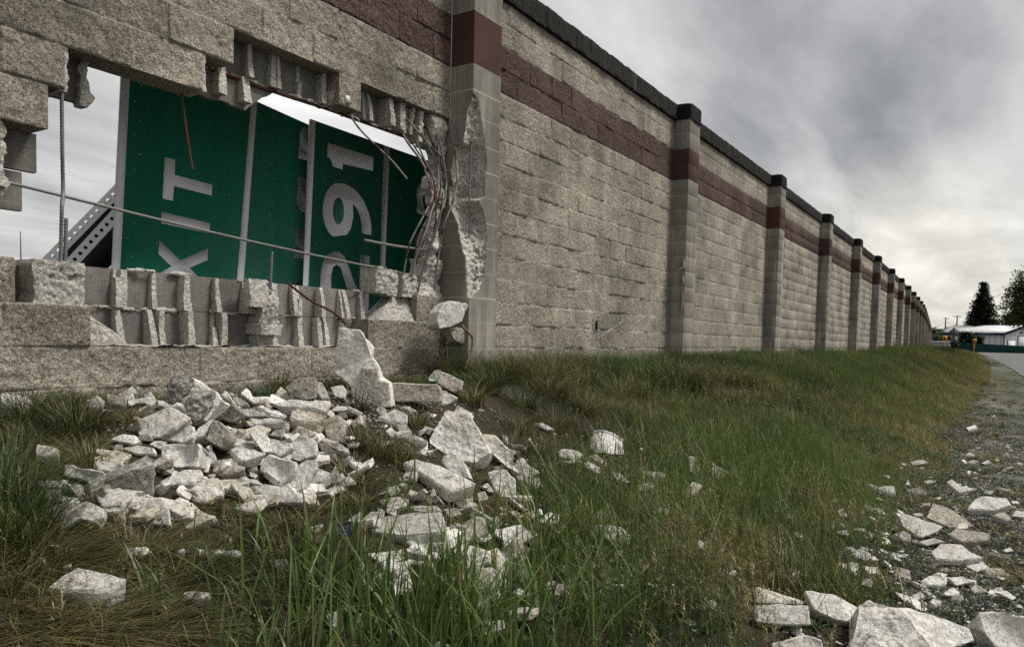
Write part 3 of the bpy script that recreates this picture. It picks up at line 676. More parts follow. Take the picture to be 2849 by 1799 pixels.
M['green'] = metal('green_sign_sheeting', (.010, .15, .090), .38, var=.30)
M['white'] = metal('grey_white_reflective', (.64, .64, .65), .45, var=.07)
M['alu'] = metal('aluminium_edge', (.34, .34, .34), .45)
M['steel'] = metal('galvanised_steel', (.68, .685, .69), .45, var=.12)
M['steel_dark_and_shaded'] = metal('dark_and_shaded_steel', (.03, .03, .032), .6)
def flatpoly(mb, pts, th, Y):
    pts = [np.array(p) for p in pts]
    a = sum(pts[i][0]*pts[(i+1) % len(pts)][2]-pts[(i+1) % len(pts)][0]*pts[i][2] for i in range(len(pts)))
    if a < 0: pts = pts[::-1]
    k = len(pts); V = [(p[0], Y-th, p[2]) for p in pts]+[(p[0], Y, p[2]) for p in pts]
    tri = tessellate_polygon([[Vector((p[0], p[2], 0)) for p in pts]])
    fl = [[(i, (i+1) % k, k+(i+1) % k, k+i)] for i in range(k)]
    for t in tri:
        a_, b_, c_ = t; q = (pts[b_][0]-pts[a_][0])*(pts[c_][2]-pts[a_][2])-(pts[c_][0]-pts[a_][0])*(pts[b_][2]-pts[a_][2])
        fl.append([tuple(t) if q > 0 else (a_, c_, b_)])
    mb.add(V, fl)
def sign(name, label, Y, tl, bl, tr, strips, glyphs, rivets, zlow):
    """tl, bl: top and bottom pixel of the left edge; tr: right end of the top edge; strips: white bars given by their left and right edge pixels"""
    A, B, T = on_y(*tl, Y), on_y(*bl, Y), on_y(*tr, Y)
    ex = (A-B)/np.linalg.norm(A-B); k = (B[2]-zlow)/ex[2]; B = B-ex*k
    Rb = T-(A-B)
    root = tag(empty(name, ((B[0]+Rb[0])/2, Y, zlow)), label, 'road sign')
    def part(nm, polys, mat, th, y):
        mb = MB()
        for q in polys: flatpoly(mb, q, th, y)
        return child(mb.out(nm, mat, None, attr=None), root)
    part('panel', [[A, B, Rb, T]], M['green'], .02, Y)
    fy = Y-.02
    for (a, b, c_, d) in strips:
        part('white_border', [[on_y(*a, fy), on_y(*b, fy), on_y(*c_, fy), on_y(*d, fy)]], M['white'], .006, fy)
    for nm, z, polys in glyphs:
        for q in polys: part(nm, [[on_y(z, x, y, fy) for x, y in q]], M['white'], .003, fy)
    mb = MB()
    for z, x, y in rivets:
        q = on_y(z, x, y, fy); mb.tube(np.array([q, q-np.array([0, .004, 0])]), [.006, .004], 8)
    child(mb.out('rivet', M['alu'], None, attr=None), root)
    mb = MB()                                              # stiffening ribs on the back
    for t_ in (.2, .5, .8):
        q0 = A*(1-t_)+T*t_; q1 = B*(1-t_)+Rb*t_
        mb.prism([q0+np.array([-.03, .001, -.05]), q1+np.array([-.03, .001, .05]), q1+np.array([.03, .001, .05]), q0+np.array([.03, .001, -.05])], (0, .05, 0))
    child(mb.out('back_rib', M['alu'], None, attr=None), root)
    return root
def arc(cx, cy, rx, ry, a0, a1, n):
    return [(cx+rx*math.cos(R(a)), cy+ry*math.sin(R(a))) for a in np.linspace(a0, a1, n)]
G1, G2 = 4.66, 4.56
nine = []
out9 = arc(712, 260, 104, 188, -90, -360+90, 24)
sign('exit_sign', 'big green sign panel reading EXIT sideways, the one nearer the left edge of the hole', G1,
     ('D', 287, 100), ('D', 262, 630), ('D', 775, 318),
     [(('D', 286, 110), ('D', 261, 640), ('D', 281, 640), ('D', 308, 110)), (('D', 594, 205), ('D', 555, 665), ('D', 571, 670), ('D', 606, 209))],
     [('letter_t', '1', [[(1245, 1188), (1322, 1206), (1318, 1322), (1602, 1396), (1598, 1478), (1312, 1406), (1305, 1518), (1225, 1500)]]),
      ('letter_i', '3', [[(1102, 268), (1432, 345), (1427, 415), (1097, 346)]]),
      ('letter_x', '3', [[(1087, 463), (1230, 600), (1418, 516), (1414, 598), (1292, 650), (1400, 765), (1395, 840), (1225, 690), (1060, 790), (1062, 700), (1168, 640), (1080, 556)]]),
      ('letter_fragment', '2', [[(620, 985), (520, 970), (503, 1010), (497, 1060), (500, 1110), (492, 1110), (490, 1198), (620, 1230)]]),
      ('letter_fragment', '4', [[(440, 28), (560, 50), (560, 310), (455, 262), (432, 190), (438, 108), (436, 95)], [(428, 373), (560, 410), (560, 600), (412, 580), (416, 495), (432, 492), (418, 470)], [(405, 770), (440, 735), (560, 730), (560, 860), (410, 830)]])],
     [('1', x, y) for x, y in ((1068, 645), (1020, 768), (1057, 917), (1010, 1015), (1052, 1166), (1010, 1280))]+[('3', x, y) for x, y in ((915, 347), (870, 448), (893, 575), (1068, 487), (1563, 150))]+[('2', x, y) for x, y in ((305, 882), (320, 973), (290, 1050), (314, 1162), (287, 1243), (305, 1352), (277, 1436))]+[('4', x, y) for x, y in ((250, 120), (267, 212), (244, 286), (261, 375), (225, 607), (222, 500))], .80)
sign('exit_number_sign', 'green sign panel with a big sideways 291 standing before the EXIT panel', G2,
     ('D', 727, 281), ('D', 712, 670), ('D', 1075, 404),
     [(('D', 727, 281), ('D', 711, 672), ('D', 724, 672), ('D', 741, 286)), (('D', 904, 342), ('D', 891, 690), ('D', 902, 690), ('D', 915, 346))],
     [('digit_one', '2', [[(712, 1081), (1056, 1190), (1050, 1292), (824, 1238), (820, 1283), (748, 1258), (735, 1212), (706, 1180)]]),
      ('digit_nine', '4', [arc(712, 260, 104, 188, -95, -250, 18)+[(770, 425), (800, 380), (815, 300), (812, 215), (840, 245), (862, 300), (873, 360), (876, 416), (938, 426), (938, 355), (922, 278), (890, 200), (845, 135), (790, 92), (745, 75)]]),
      ('digit_two', '4', [[(588, 850), (592, 700), (606, 620), (635, 565), (680, 538), (720, 542), (752, 570), (776, 620), (800, 690), (825, 760), (858, 812), (864, 560), (927, 570), (918, 960), (850, 960), (800, 860), (768, 780), (745, 700), (728, 645), (700, 628), (676, 645), (664, 700), (664, 850)]]),
      ('letter_fragment', 'P', [[(205, 1440), (215, 1340), (250, 1270), (310, 1240), (400, 1250), (400, 1310), (430, 1410), (330, 1400), (300, 1430), (288, 1480), (290, 1530), (320, 1640), (420, 1660), (420, 1760), (206, 1690), (206, 1600), (225, 1590)]]),
      ('letter_fragment', 'Q', [[(160, 680), (185, 600), (230, 540), (330, 520), (380, 560), (340, 930), (270, 915), (215, 880), (175, 790)]])],
     [('4', x, y) for x, y in ((560, 495), (1125, 250), (1140, 180), (1130, 330), (1125, 430), (975, 60))], .80)
# counter of the nine: a green inlay proud of the glyph
t_ = bpy.data.objects['exit_number_sign']
mb = MB(); flatpoly(mb, [on_y('4', x, y, G2-.023) for x, y in arc(715, 261, 37, 91, 0, 345, 24)], .002, G2-.023)
child(mb.out('digit_counter', M['green'], None, attr=None), t_)

def perforated(name, label, e0, e1, hw, depth):
    """a perforated steel channel: light flange with a row of holes, web below it painted dark for its shadow"""
    a, b = np.array(e0), np.array(e1); L_ = np.linalg.norm(b-a); d = (b-a)/L_; v = np.array([0, -1., 0])
    n = np.cross(d, v); n /= np.linalg.norm(n); n = n if n[2] > 0 else -n           # up-left normal
    face = np.cross(d, n); face = face if face[1] < 0 else -face                    # towards the camera
    ee = n*.6-face*.8; hw_ = hw/.75
    root = tag(empty(name, tuple(b)), label, 'steel post')
    mb = MB(); step = .05; k = int(L_/step)
    for i in range(k):
        c0 = a+d*step*(i+.5); ring = [(-.5, -.5), (0, -.5), (.5, -.5), (.5, 0), (.5, .5), (0, .5), (-.5, .5), (-.5, 0)]
        o_ = [c0+d*step*p+ee*hw_*q for p, q in ring]; an = [225, 270, 315, 0, 45, 90, 135, 180]
        h_ = [c0+d*.012*math.cos(R(q))+ee*.016*math.sin(R(q)) for q in an]
        V = o_+h_; mb.add(V, [[(j, (j+1) % 8, 8+(j+1) % 8, 8+j) for j in range(8)]])
        V2 = [p-face*.004 for p in V]; mb.add(V2, [[(j, 8+j, 8+(j+1) % 8, (j+1) % 8) for j in range(8)]])
        mb.add(h_+[p-face*.004 for p in h_], [[(j, (j+1) % 8, 8+(j+1) % 8, 8+j) for j in range(8)]])
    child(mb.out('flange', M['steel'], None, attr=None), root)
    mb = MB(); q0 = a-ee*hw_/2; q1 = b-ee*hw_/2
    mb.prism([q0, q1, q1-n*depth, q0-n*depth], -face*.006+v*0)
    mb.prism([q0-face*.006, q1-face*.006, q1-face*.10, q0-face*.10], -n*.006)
    child(mb.out('channel_web', M['steel_dark_and_shaded'], None, attr=None), root)  # same channel as the flanges, its shadow painted in as near-black
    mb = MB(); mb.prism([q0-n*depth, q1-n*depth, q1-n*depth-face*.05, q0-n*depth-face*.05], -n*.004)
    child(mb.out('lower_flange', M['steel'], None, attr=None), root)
perforated('steel_post', 'upper of the two perforated steel posts leaning behind the EXIT sign', on_y('3', 900, 22, 4.95), on_y('3', 200, 735, 5.25), .062, .12)
perforated('steel_post', 'lower perforated steel post leaning behind the EXIT sign, closest to its left edge', on_y('3', 960, 105, 4.85), on_y('3', 380, 735, 5.1), .062, .15)
mb = MB(); a = at_z('L', 412, 600, 60); b = at_z('L', 401, 25, 60); q = a.copy(); q[2] = .8
mb.tube(np.array([q, a, b]), [.06, .05, .03], 8); o = tag(mb.out('antenna_mast', M['steel_dark_and_shaded'], attr=None), 'thin far mast seen through the hole left of the steel posts', 'mast')

# ------------------------------------------------------------------ rubble
def rubble_mat(name, dark, mid, light, rnd=.38):
    t = NT(name); p = t.pos(); g = t.noise(p, 150, 2, .6); g2 = t.noise(p, 60, 3, .65)
    gg = t.math('ADD', t.math('MULTIPLY', g, .5), t.math('MULTIPLY', g2, .5))
    c = t.ramp(gg, (.33, dark), (.46, mid), (.6, light))
    c = t.mix(.5, c, t.mix(1.0, c, t.ramp(t.noise(p, 7.5, 4, .6), (.35, .6), (.6, 1.1)), 'MULTIPLY'))
    r = t.n('ShaderNodeObjectInfo').outputs['Random']
    c = t.mix(1.0, c, t.ramp(r, (0, 1-rnd), (1, 1.08)), 'MULTIPLY')
    c = t.mix(t.math('MULTIPLY', t.ramp(t.noise(p, 4.2, 5, .65), (.50, 0), (.68, 1)), .5), c, t.mix(1.0, c, (.72, .62, .47), 'MULTIPLY'))
    b = t.bump(gg, .8, .005); b = t.bump(t.noise(p, 30, 4, .65), .4, .015, b)
    return t.fin(c, b, .92)
M['rub'] = rubble_mat('pale_broken_concrete', (.22, .21, .185), (.66, .64, .585), (.85, .83, .77))
M['rubtan'] = rubble_mat('split_face_fragment', (.13, .115, .09), (.42, .385, .32), (.66, .62, .54))
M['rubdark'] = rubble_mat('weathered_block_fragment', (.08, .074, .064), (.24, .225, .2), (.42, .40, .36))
M['white_shell'] = metal('white_plastic', (.72, .70, .66), .45, var=.08)
FH = np.array([math.cos(YAW), math.sin(YAW), 0])
def displace(me, amp, seed, fine=.35):
    n = len(me.vertices); co = np.zeros(n*3, np.float32); me.vertices.foreach_get('co', co); co = co.reshape(-1, 3).astype(float)
    no = np.zeros(n*3, np.float32); me.vertices.foreach_get('normal', no); no = no.reshape(-1, 3)
    d = amp*fbm(co*16+seed, int(seed) % 50, 3)+amp*fine*fbm(co*70+seed, 7, 2)
    co = co+no*d[:, None]; me.vertices.foreach_set('co', co.astype(np.float32).ravel()); me.update()
def frag(zm, pts, a=55, th=.06, ext='b', lift=.03, label=None, mat='rub', name='concrete_fragment', group=None, cat='rubble', amp=.0045, shrink=.88, twist=0, concave=0.0):
    global FN; FN += 1
    rr = np.random.default_rng(FN*13+5)
    P = np.array([px(zm, *p) for p in pts]); lowest = P[:, 1].max(); cxm = P[:, 0].mean(); span = lowest-P[:, 1].min()
    ZO['_'] = (0, 0, 1)
    anchor = hit('_', cxm, lowest-span*.08, lift)
    ar = R(a); az = R(twist)
    fh = np.array([FH[0]*math.cos(az)-FH[1]*math.sin(az), FH[0]*math.sin(az)+FH[1]*math.cos(az), 0])
    nrm = -fh*math.sin(ar)+np.array([0, 0, math.cos(ar)])
    top = []
    for u, v in P:
        d = ray(u, v); t = ((anchor-CAM)@nrm)/(d@nrm); top.append(CAM+d*t)
    top = np.array(top)
    sz = np.linalg.norm(top.max(0)-top.min(0))
    off = -nrm*th if ext == 'b' else np.array([0, 0, -th])+fh*th*.25
    c = top.mean(0); bot = c+(top-c)*shrink+off+rr.normal(0, th*.10, top.shape)
    top = top+nrm[None]*rr.normal(0, min(.012, th*.14), (len(top), 1))
    bm = bmesh.new(); vt = [bm.verts.new(p) for p in top]; vb = [bm.verts.new(p) for p in bot]; k = len(vt)
    bm.faces.new(vt); bm.faces.new(vb[::-1])
    for i in range(k): bm.faces.new((vt[(i+1) % k], vt[i], vb[i], vb[(i+1) % k]))
    bmesh.ops.recalc_face_normals(bm, faces=bm.faces)
    bev = min(.006, sz*.035)
    try: bmesh.ops.bevel(bm, geom=list(bm.edges), offset=bev, segments=1, affect='EDGES', profile=.5)
    except Exception: pass
    bmesh.ops.triangulate(bm, faces=list(bm.faces))
    tgt = max(.010, sz/26)
    for _ in range(5):
        es = [e for e in bm.edges if e.calc_length() > tgt*1.5]
        if not es: break
        bmesh.ops.subdivide_edges(bm, edges=es, cuts=1); bmesh.ops.triangulate(bm, faces=[f for f in bm.faces if len(f.verts) > 3])
    if concave:
        ax = top.mean(0); hw = np.linalg.norm(top-ax, axis=1).max()
        for v in bm.verts:
            q = np.array(v.co)-ax
            if q@nrm > -th*.35:
                r_ = np.linalg.norm(q-nrm*(q@nrm))/hw; v.co = Vector(np.array(v.co)-nrm*concave*max(0, 1-(r_/.62)**2))
    me = bpy.data.meshes.new(name); bm.to_mesh(me); bm.free()
    displace(me, min(amp, sz*.03), FN*1.7)
    me.materials.append(M[mat])
    o = bpy.data.objects.new(name, me); C.objects.link(o)
    base = Vector((*c[:2], float(min(top[:, 2].min(), bot[:, 2].min())))); me.transform(Matrix.Translation(-base)); o.location = base
    tag(o, label, cat, group)
    FOOT.append((c[0], c[1], sz*.5, base.z))
    return o
FN = 0; FOOT = []
HEAP = 'big pieces of the rubble heap'
def fr(zm, txt, label, a=55, th=.06, ext='b', lift=.03, **k):
    return frag(zm, [tuple(map(float, s.split(','))) for s in txt.split()], a, th, ext, lift, label, **k)
BIG = [
 ('A', '0,340 200,365 330,420 385,500 370,545 0,490', 'long pale slab at the wall foot, far left, half hidden by tussocks', 40, .05, 'd', .02, {}),
 ('A', '1930,125 2320,345 2350,420 2170,655 1745,320', 'tipped block with two clogged cores against the wall foot', 66, .13, 'b', .10, {'name': 'block_fragment', 'amp': .004}),
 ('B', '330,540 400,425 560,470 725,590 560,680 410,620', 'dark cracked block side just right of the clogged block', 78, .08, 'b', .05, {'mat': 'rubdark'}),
 ('A', '1430,690 1500,580 1780,475 2030,610 1880,720 1690,835 1450,800', 'large pale face shell lying below the clogged block', 60, .05, 'b', .04, {}),
 ('A', '1690,830 1930,700 2010,690 2070,730 2040,830 1930,880', 'rounded fragment above the hollowed half block', 52, .06, 'b', .05, {}),
 ('A', '1690,890 1850,870 2110,880 2130,930 2100,1150 1680,1120', 'hollowed half block with a smooth curved core, open side up', 66, .09, 'b', .05, {'concave': .045, 'amp': .003, 'name': 'block_fragment'}),
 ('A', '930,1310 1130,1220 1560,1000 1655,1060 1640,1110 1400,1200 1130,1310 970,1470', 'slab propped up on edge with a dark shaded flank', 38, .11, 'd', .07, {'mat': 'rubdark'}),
 ('A', '1640,1300 1960,1170 2140,1160 2150,1230 2060,1300 1790,1335', 'flat wedge below the hollowed half block', 42, .05, 'd', .03, {}),
 ('A', '400,905 560,895 620,940 640,1040 500,1030 360,1010', 'squat chunk between two tussocks at the left of the heap', 45, .09, 'd', .03, {}),
 ('A', '670,1110 760,1095 830,1145 1080,1180 990,1290 680,1240', 'pale fragment left of the slab propped on edge', 56, .05, 'b', .02, {}),
 ('A', '190,1250 560,1255 710,1270 690,1320 500,1350 200,1330', 'thin flat slab poking out of the far left tussock', 42, .03, 'd', .01, {}),
 ('E', '370,150 520,70 650,45 860,40 960,110 985,160 900,260 800,240 520,370 450,310', 'broad slab at the lower left foot of the heap beside the dark tussock', 60, .07, 'b', .01, {}),
 ('E', '1090,0 1560,10 1600,120 1640,280 1250,260 1140,110', 'broad pale slab in the lower row of the heap, second from left', 60, .06, 'b', .01, {}),
 ('E', '1590,180 1800,50 1930,130 2070,170 2050,220 1800,325 1640,260', 'pale slab with dark lichen flecks in the lower row of the heap', 48, .06, 'b', .01, {}),
 ('E', '415,895 560,785 750,665 1230,785 1020,915 870,900', 'clean-cut wedge of block shell alone in the grass, bottom left corner', 40, .055, 'd', .055, {'amp': .0025, 'shrink': .95}),
 ('B', '1100,290 1260,180 1445,185 1445,420 1320,430 1180,390', 'tan split-face piece standing upright against the wall foot', 78, .06, 'b', .02, {'mat': 'rubtan'}),
 ('B', '650,370 690,280 780,400 960,400 960,460 790,475', 'jagged pale fragment standing at the top of the heap left of the tan piece', 62, .07, 'b', .03, {}),
 ('B', '980,470 1150,430 1610,440 1600,480 1540,555 1400,520 1050,490', 'long thin slab lying across the top of the heap', 45, .045, 'd', .04, {}),
 ('B', '810,490 880,475 1060,540 1140,590 1080,610 930,560', 'thin lens-shaped flake on the heap under the long thin slab', 42, .02, 'd', .04, {}),
 ('B', '720,605 940,610 1150,640 1010,670 760,690', 'white flake with a split edge in the middle of the heap', 45, .03, 'd', .04, {}),
 ('B', '1150,600 1180,530 1240,510 1380,530 1570,590 1430,670 1230,640', 'tan slab on the right crest of the heap', 45, .06, 'd', .07, {'mat': 'rubtan'}),
 ('B', '1430,690 1560,610 1680,575 1740,640 1750,740 1720,880 1560,850 1520,700', 'upright rounded tan block end at the right end of the heap', 70, .08, 'b', .03, {'mat': 'rubtan'}),
 ('B', '1120,800 1250,700 1400,760 1450,800 1340,850 1150,850', 'brownish fragment tucked under the tan crest slab', 62, .06, 'b', .03, {'mat': 'rubtan'}),
 ('B', '270,780 360,640 420,650 530,760 565,850 470,940 380,900 230,820', 'five-sided speckled chunk in the middle of the heap', 62, .08, 'b', .06, {'mat': 'rubtan'}),
 ('B', '115,865 200,720 330,620 360,650 240,810', 'narrow white splinter leaning on the five-sided chunk', 55, .04, 'b', .06, {}),
 ('B', '520,940 620,920 800,930 920,990 680,1085 600,1040', 'rolled-edge shell fragment right of the five-sided chunk', 45, .045, 'd', .06, {}),
 ('B', '720,780 800,700 940,800 1150,870 1200,900 1050,1020 960,960 870,980 780,860', 'long stepped fragment running down the heap', 58, .06, 'b', .05, {}),
 ('B', '1090,1030 1170,870 1270,790 1400,820 1460,880 1450,1020 1260,1080', 'large pale lump on the right shoulder of the heap', 62, .09, 'b', .05, {}),
 ('B', '830,1140 930,990 1020,1020 1250,1090 1230,1200 1160,1290 1080,1310 860,1190', 'big dished shell piece low in the heap', 60, .07, 'b', .04, {'concave': .02}),
 ('B', '1110,1330 1260,1090 1340,1040 1450,1050 1460,1120 1350,1370 1300,1430', 'long white slab with moss flecks sloping down the right foot of the heap', 56, .05, 'b', .04, {}),
 ('B', '1470,880 1560,900 1640,970 1670,1080 1560,1090 1520,1000', 'brown weathered shard at the right of the heap behind the white slab', 70, .05, 'b', .02, {'mat': 'rubdark'}),
 ('B', '1460,1130 1600,1190 1420,1330 1370,1310', 'white offcut beside the sloping moss-flecked slab', 48, .05, 'd', .03, {}),
 ('B', '330,1190 400,1070 540,1040 590,1080 710,1140 700,1170 480,1220', 'layered grey fragment in the lower middle of the heap', 46, .06, 'd', .03, {'mat': 'rubtan'}),
 ('B', '50,1410 230,1260 400,1225 480,1340 420,1430 250,1521 40,1500', 'broad speckled slab in the lower left of the heap', 56, .06, 'b', .02, {}),
 ('B', '440,1430 640,1380 880,1310 1060,1340 1260,1420 1400,1521 500,1521', 'widest white slab at the front foot of the heap, grass growing over it', 50, .05, 'b', .01, {}),
 ('B', '1540,1280 1640,1100 1680,1180 1690,1260 1640,1330', 'pale angular fragment at the right foot of the heap', 58, .05, 'b', .02, {}),
 ('C', '730,840 870,600 890,540 940,505 1140,570 1200,640 1330,860 1400,990 1230,1090 1100,1090 880,970 740,900', 'biggest boulder-like chunk with two grooves across its top', 62, .20, 'b', .03, {'amp': .008}),
 ('C', '450,1085 600,1045 860,1120 1250,1310 970,1400 640,1210', 'long straight-edged slab in front of the grooved chunk', 44, .06, 'd', .04, {'amp': .003}),
 ('C', '850,1050 970,955 1100,1070 1230,1280 1160,1250 1080,1220 930,1160', 'crumbly white piece on top of the straight-edged slab', 58, .05, 'b', .07, {}),
 ('C', '1340,1200 1540,1150 1650,1290 1660,1440 1560,1470 1450,1420', 'single squarish chunk lying right of the straight-edged slab', 60, .10, 'b', .01, {}),
 ('C', '1290,760 1450,800 1640,980 1620,1060 1760,1130 1700,1220 1560,1110 1350,930', 'webbed shell with an open core, behind the grooved chunk', 58, .05, 'b', .03, {'concave': .03}),
 ('C', '1650,1080 1720,1030 1800,1110 1920,1190 1800,1250 1700,1220', 'pale curved fragment at the right tip of the webbed shell', 56, .05, 'b', .02, {}),
 ('C', '180,600 370,525 520,580 510,670 320,650', 'pale lump right below the fallen beam', 48, .08, 'd', .03, {}),
 ('C', '820,220 860,130 950,150 1100,220 1080,330 1000,350 850,270', 'tan block corner at the pilaster foot, end of the fallen beam', 68, .09, 'b', .02, {'mat': 'rubtan'}),
 ('C', '850,310 920,330 1040,410 920,490 860,480', 'white split piece under the tan block corner', 62, .06, 'b', .0, {}),
 ('C', '725,190 800,110 870,110 830,230 740,230', 'white lump wedged between wall and tan block corner', 68, .06, 'b', .02, {}),
 ('C', '450,150 680,130 680,190 510,205', 'small ledge-like piece on the ground at the wall foot behind the beam', 55, .05, 'b', .03, {}),
 ('F', '1090,230 1200,180 1600,150 1820,140 1880,300 1860,340 1440,385 1100,345', 'wide flat white slab in the grass in front of the heap', 52, .08, 'd', .05, {}),
 ('F', '890,240 1040,135 1050,290 900,290', 'pointed white fragment behind the blue and pink wrapper', 62, .05, 'b', .01, {}),
 ('F', '460,300 680,245 730,310 620,350', 'low grey fragment left of the blue and pink wrapper', 48, .05, 'd', .01, {}),
 ('F', '1920,240 2100,240 2330,370 2240,450 2060,420', 'pale slab right of the wide flat white slab', 52, .06, 'b', .01, {}),
 ('F', '1200,600 1500,620 1490,740 1380,850 1400,1050 1240,1060 1230,890 1290,780', 'tall narrow slab among the bright grass blades, front centre', 50, .05, 'b', .01, {}),
 ('F', '1850,620 2100,450 2240,500 2290,640 2100,690', 'pale slab behind the bright blades, right of the narrow slab', 52, .06, 'b', .02, {}),
 ('F', '1960,720 2150,690 2300,650 2400,760 2300,900 2050,880', 'broad slab deep in the bright blades, right of the narrow slab', 55, .06, 'b', .0, {}),
 ('d', '190,960 250,935 400,960 490,1000 400,1060 200,1020', 'pale lump left under the white plastic shell', 50, .06, 'b', .02, {}),
 ('d', '470,1100 520,1065 660,1150 640,1210 480,1140', 'flat-sided slab end in front of the white plastic shell', 60, .05, 'b', .02, {}),
 ('d', '1820,1150 1830,1075 1900,1130 2010,1190 2000,1250 1830,1280', 'grey wedge in deep grass, the farthest right of the grass pieces', 70, .05, 'b', .02, {'mat': 'rubtan'}),
 ('d', '1585,1020 1640,1020 1665,1060 1640,1190 1590,1190', 'upright white shard sticking out of the deep grass', 72, .03, 'b', .05, {}),
 ('d', '1520,1400 1620,1280 1740,1330 1640,1440 1540,1500', 'white slab under the upright shard in deep grass', 60, .05, 'b', .02, {}),
 ('G', '860,290 960,260 1130,290 1230,380 1200,470 1100,430 860,370', 'pale slab almost covered by tall grass, centre right', 55, .05, 'b', .03, {}),
 ('G', '140,370 190,310 300,340 370,410 350,470 220,440', 'speckled chunk at the left rim of the tall grass', 58, .06, 'b', .03, {}),
 ('H', '600,1430 640,1260 690,1230 850,1290 1100,1310 1310,1400 1350,1490 1100,1560 560,1560', 'biggest slab on the gravel at the bottom edge, riddled with small pits', 52, .16, 'b', .04, {'amp': .009}),
 ('H', '1360,1310 1550,1295 1590,1330 1680,1335 1680,1560 1480,1560 1400,1440 1365,1400', 'block corner with a hollowed face in the bottom right corner', 64, .14, 'b', .04, {'concave': .03}),
 ('H', '0,1260 340,1260 350,1390 100,1380 0,1370', 'square-cut slab at the bottom edge among dry stems', 58, .07, 'b', .05, {}),
 ('H', '0,1160 60,1165 300,1240 280,1262 0,1250', 'broken upper course of the square-cut slab among dry stems', 52, .06, 'b', .05, {}),
 ('H', '300,1180 480,1200 640,1280 600,1380 480,1360 350,1300', 'sloping fragment between the square-cut slab and the pitted slab', 55, .07, 'b', .03, {}),
 ('H', '100,1500 320,1440 410,1480 430,1560 100,1560', 'low white piece cut off by the bottom edge below the square-cut slab', 58, .05, 'b', .02, {}),
 ('H', '865,740 900,715 1000,735 1150,790 1100,830 1000,865 900,790', 'rough pale chunk on the gravel left of the pointed plate', 55, .08, 'b', .02, {}),
 ('H', '1040,740 1080,640 1200,690 1350,800 1180,800', 'pointed plate leaning on the gravel behind the rough chunk', 62, .04, 'b', .02, {'mat': 'rubtan'}),
 ('H', '1170,830 1220,800 1430,830 1430,870 1260,885', 'flat grey-edged slab on the gravel before the pointed plate', 44, .05, 'd', .05, {'mat': 'rubtan'}),
 ('H', '1290,680 1330,620 1400,605 1530,610 1560,660 1450,690', 'dark-bellied chunk on the gravel at the right edge', 45, .07, 'd', .06, {}),
 ('H', '1065,940 1130,890 1250,895 1310,945 1390,980 1250,1000 1090,985', 'white-topped block with one nail hole on the gravel', 44, .05, 'd', .05, {}),
 ('H', '1155,520 1190,505 1250,545 1350,565 1240,590', 'curved white shell lying on the gravel by the grass edge', 50, .03, 'd', .03, {}),
]
for zm, txt, lab, a, th, ext, lift, k in BIG: fr(zm, txt, lab, a, th, ext, lift, **k)
# clogged cores of the tipped block
par = [o for o in bpy.data.objects if o.get('label', '').startswith('tipped block')][0]
for cx_, cy_, r_ in ((1925, 300, .055), (2120, 470, .055)):
    q = at_z('A', cx_, cy_, (np.array(par.location)-CAM)@fwd-.055)
    bm = bmesh.new(); bmesh.ops.create_icosphere(bm, subdivisions=4, radius=1); me = bpy.data.meshes.new('core_fill')
    bmesh.ops.transform(bm, matrix=Matrix.Translation(q) @ Matrix.Rotation(R(-35), 4, 'Y') @ Matrix.Diagonal((r_*1.25, r_*.5, r_*.8, 1)), verts=bm.verts); bm.to_mesh(me); bm.free(); displace(me, .014, cx_, .6)
    me.materials.append(M['rubdark']); o = bpy.data.objects.new('core_fill', me); C.objects.link(o); child(o, par)
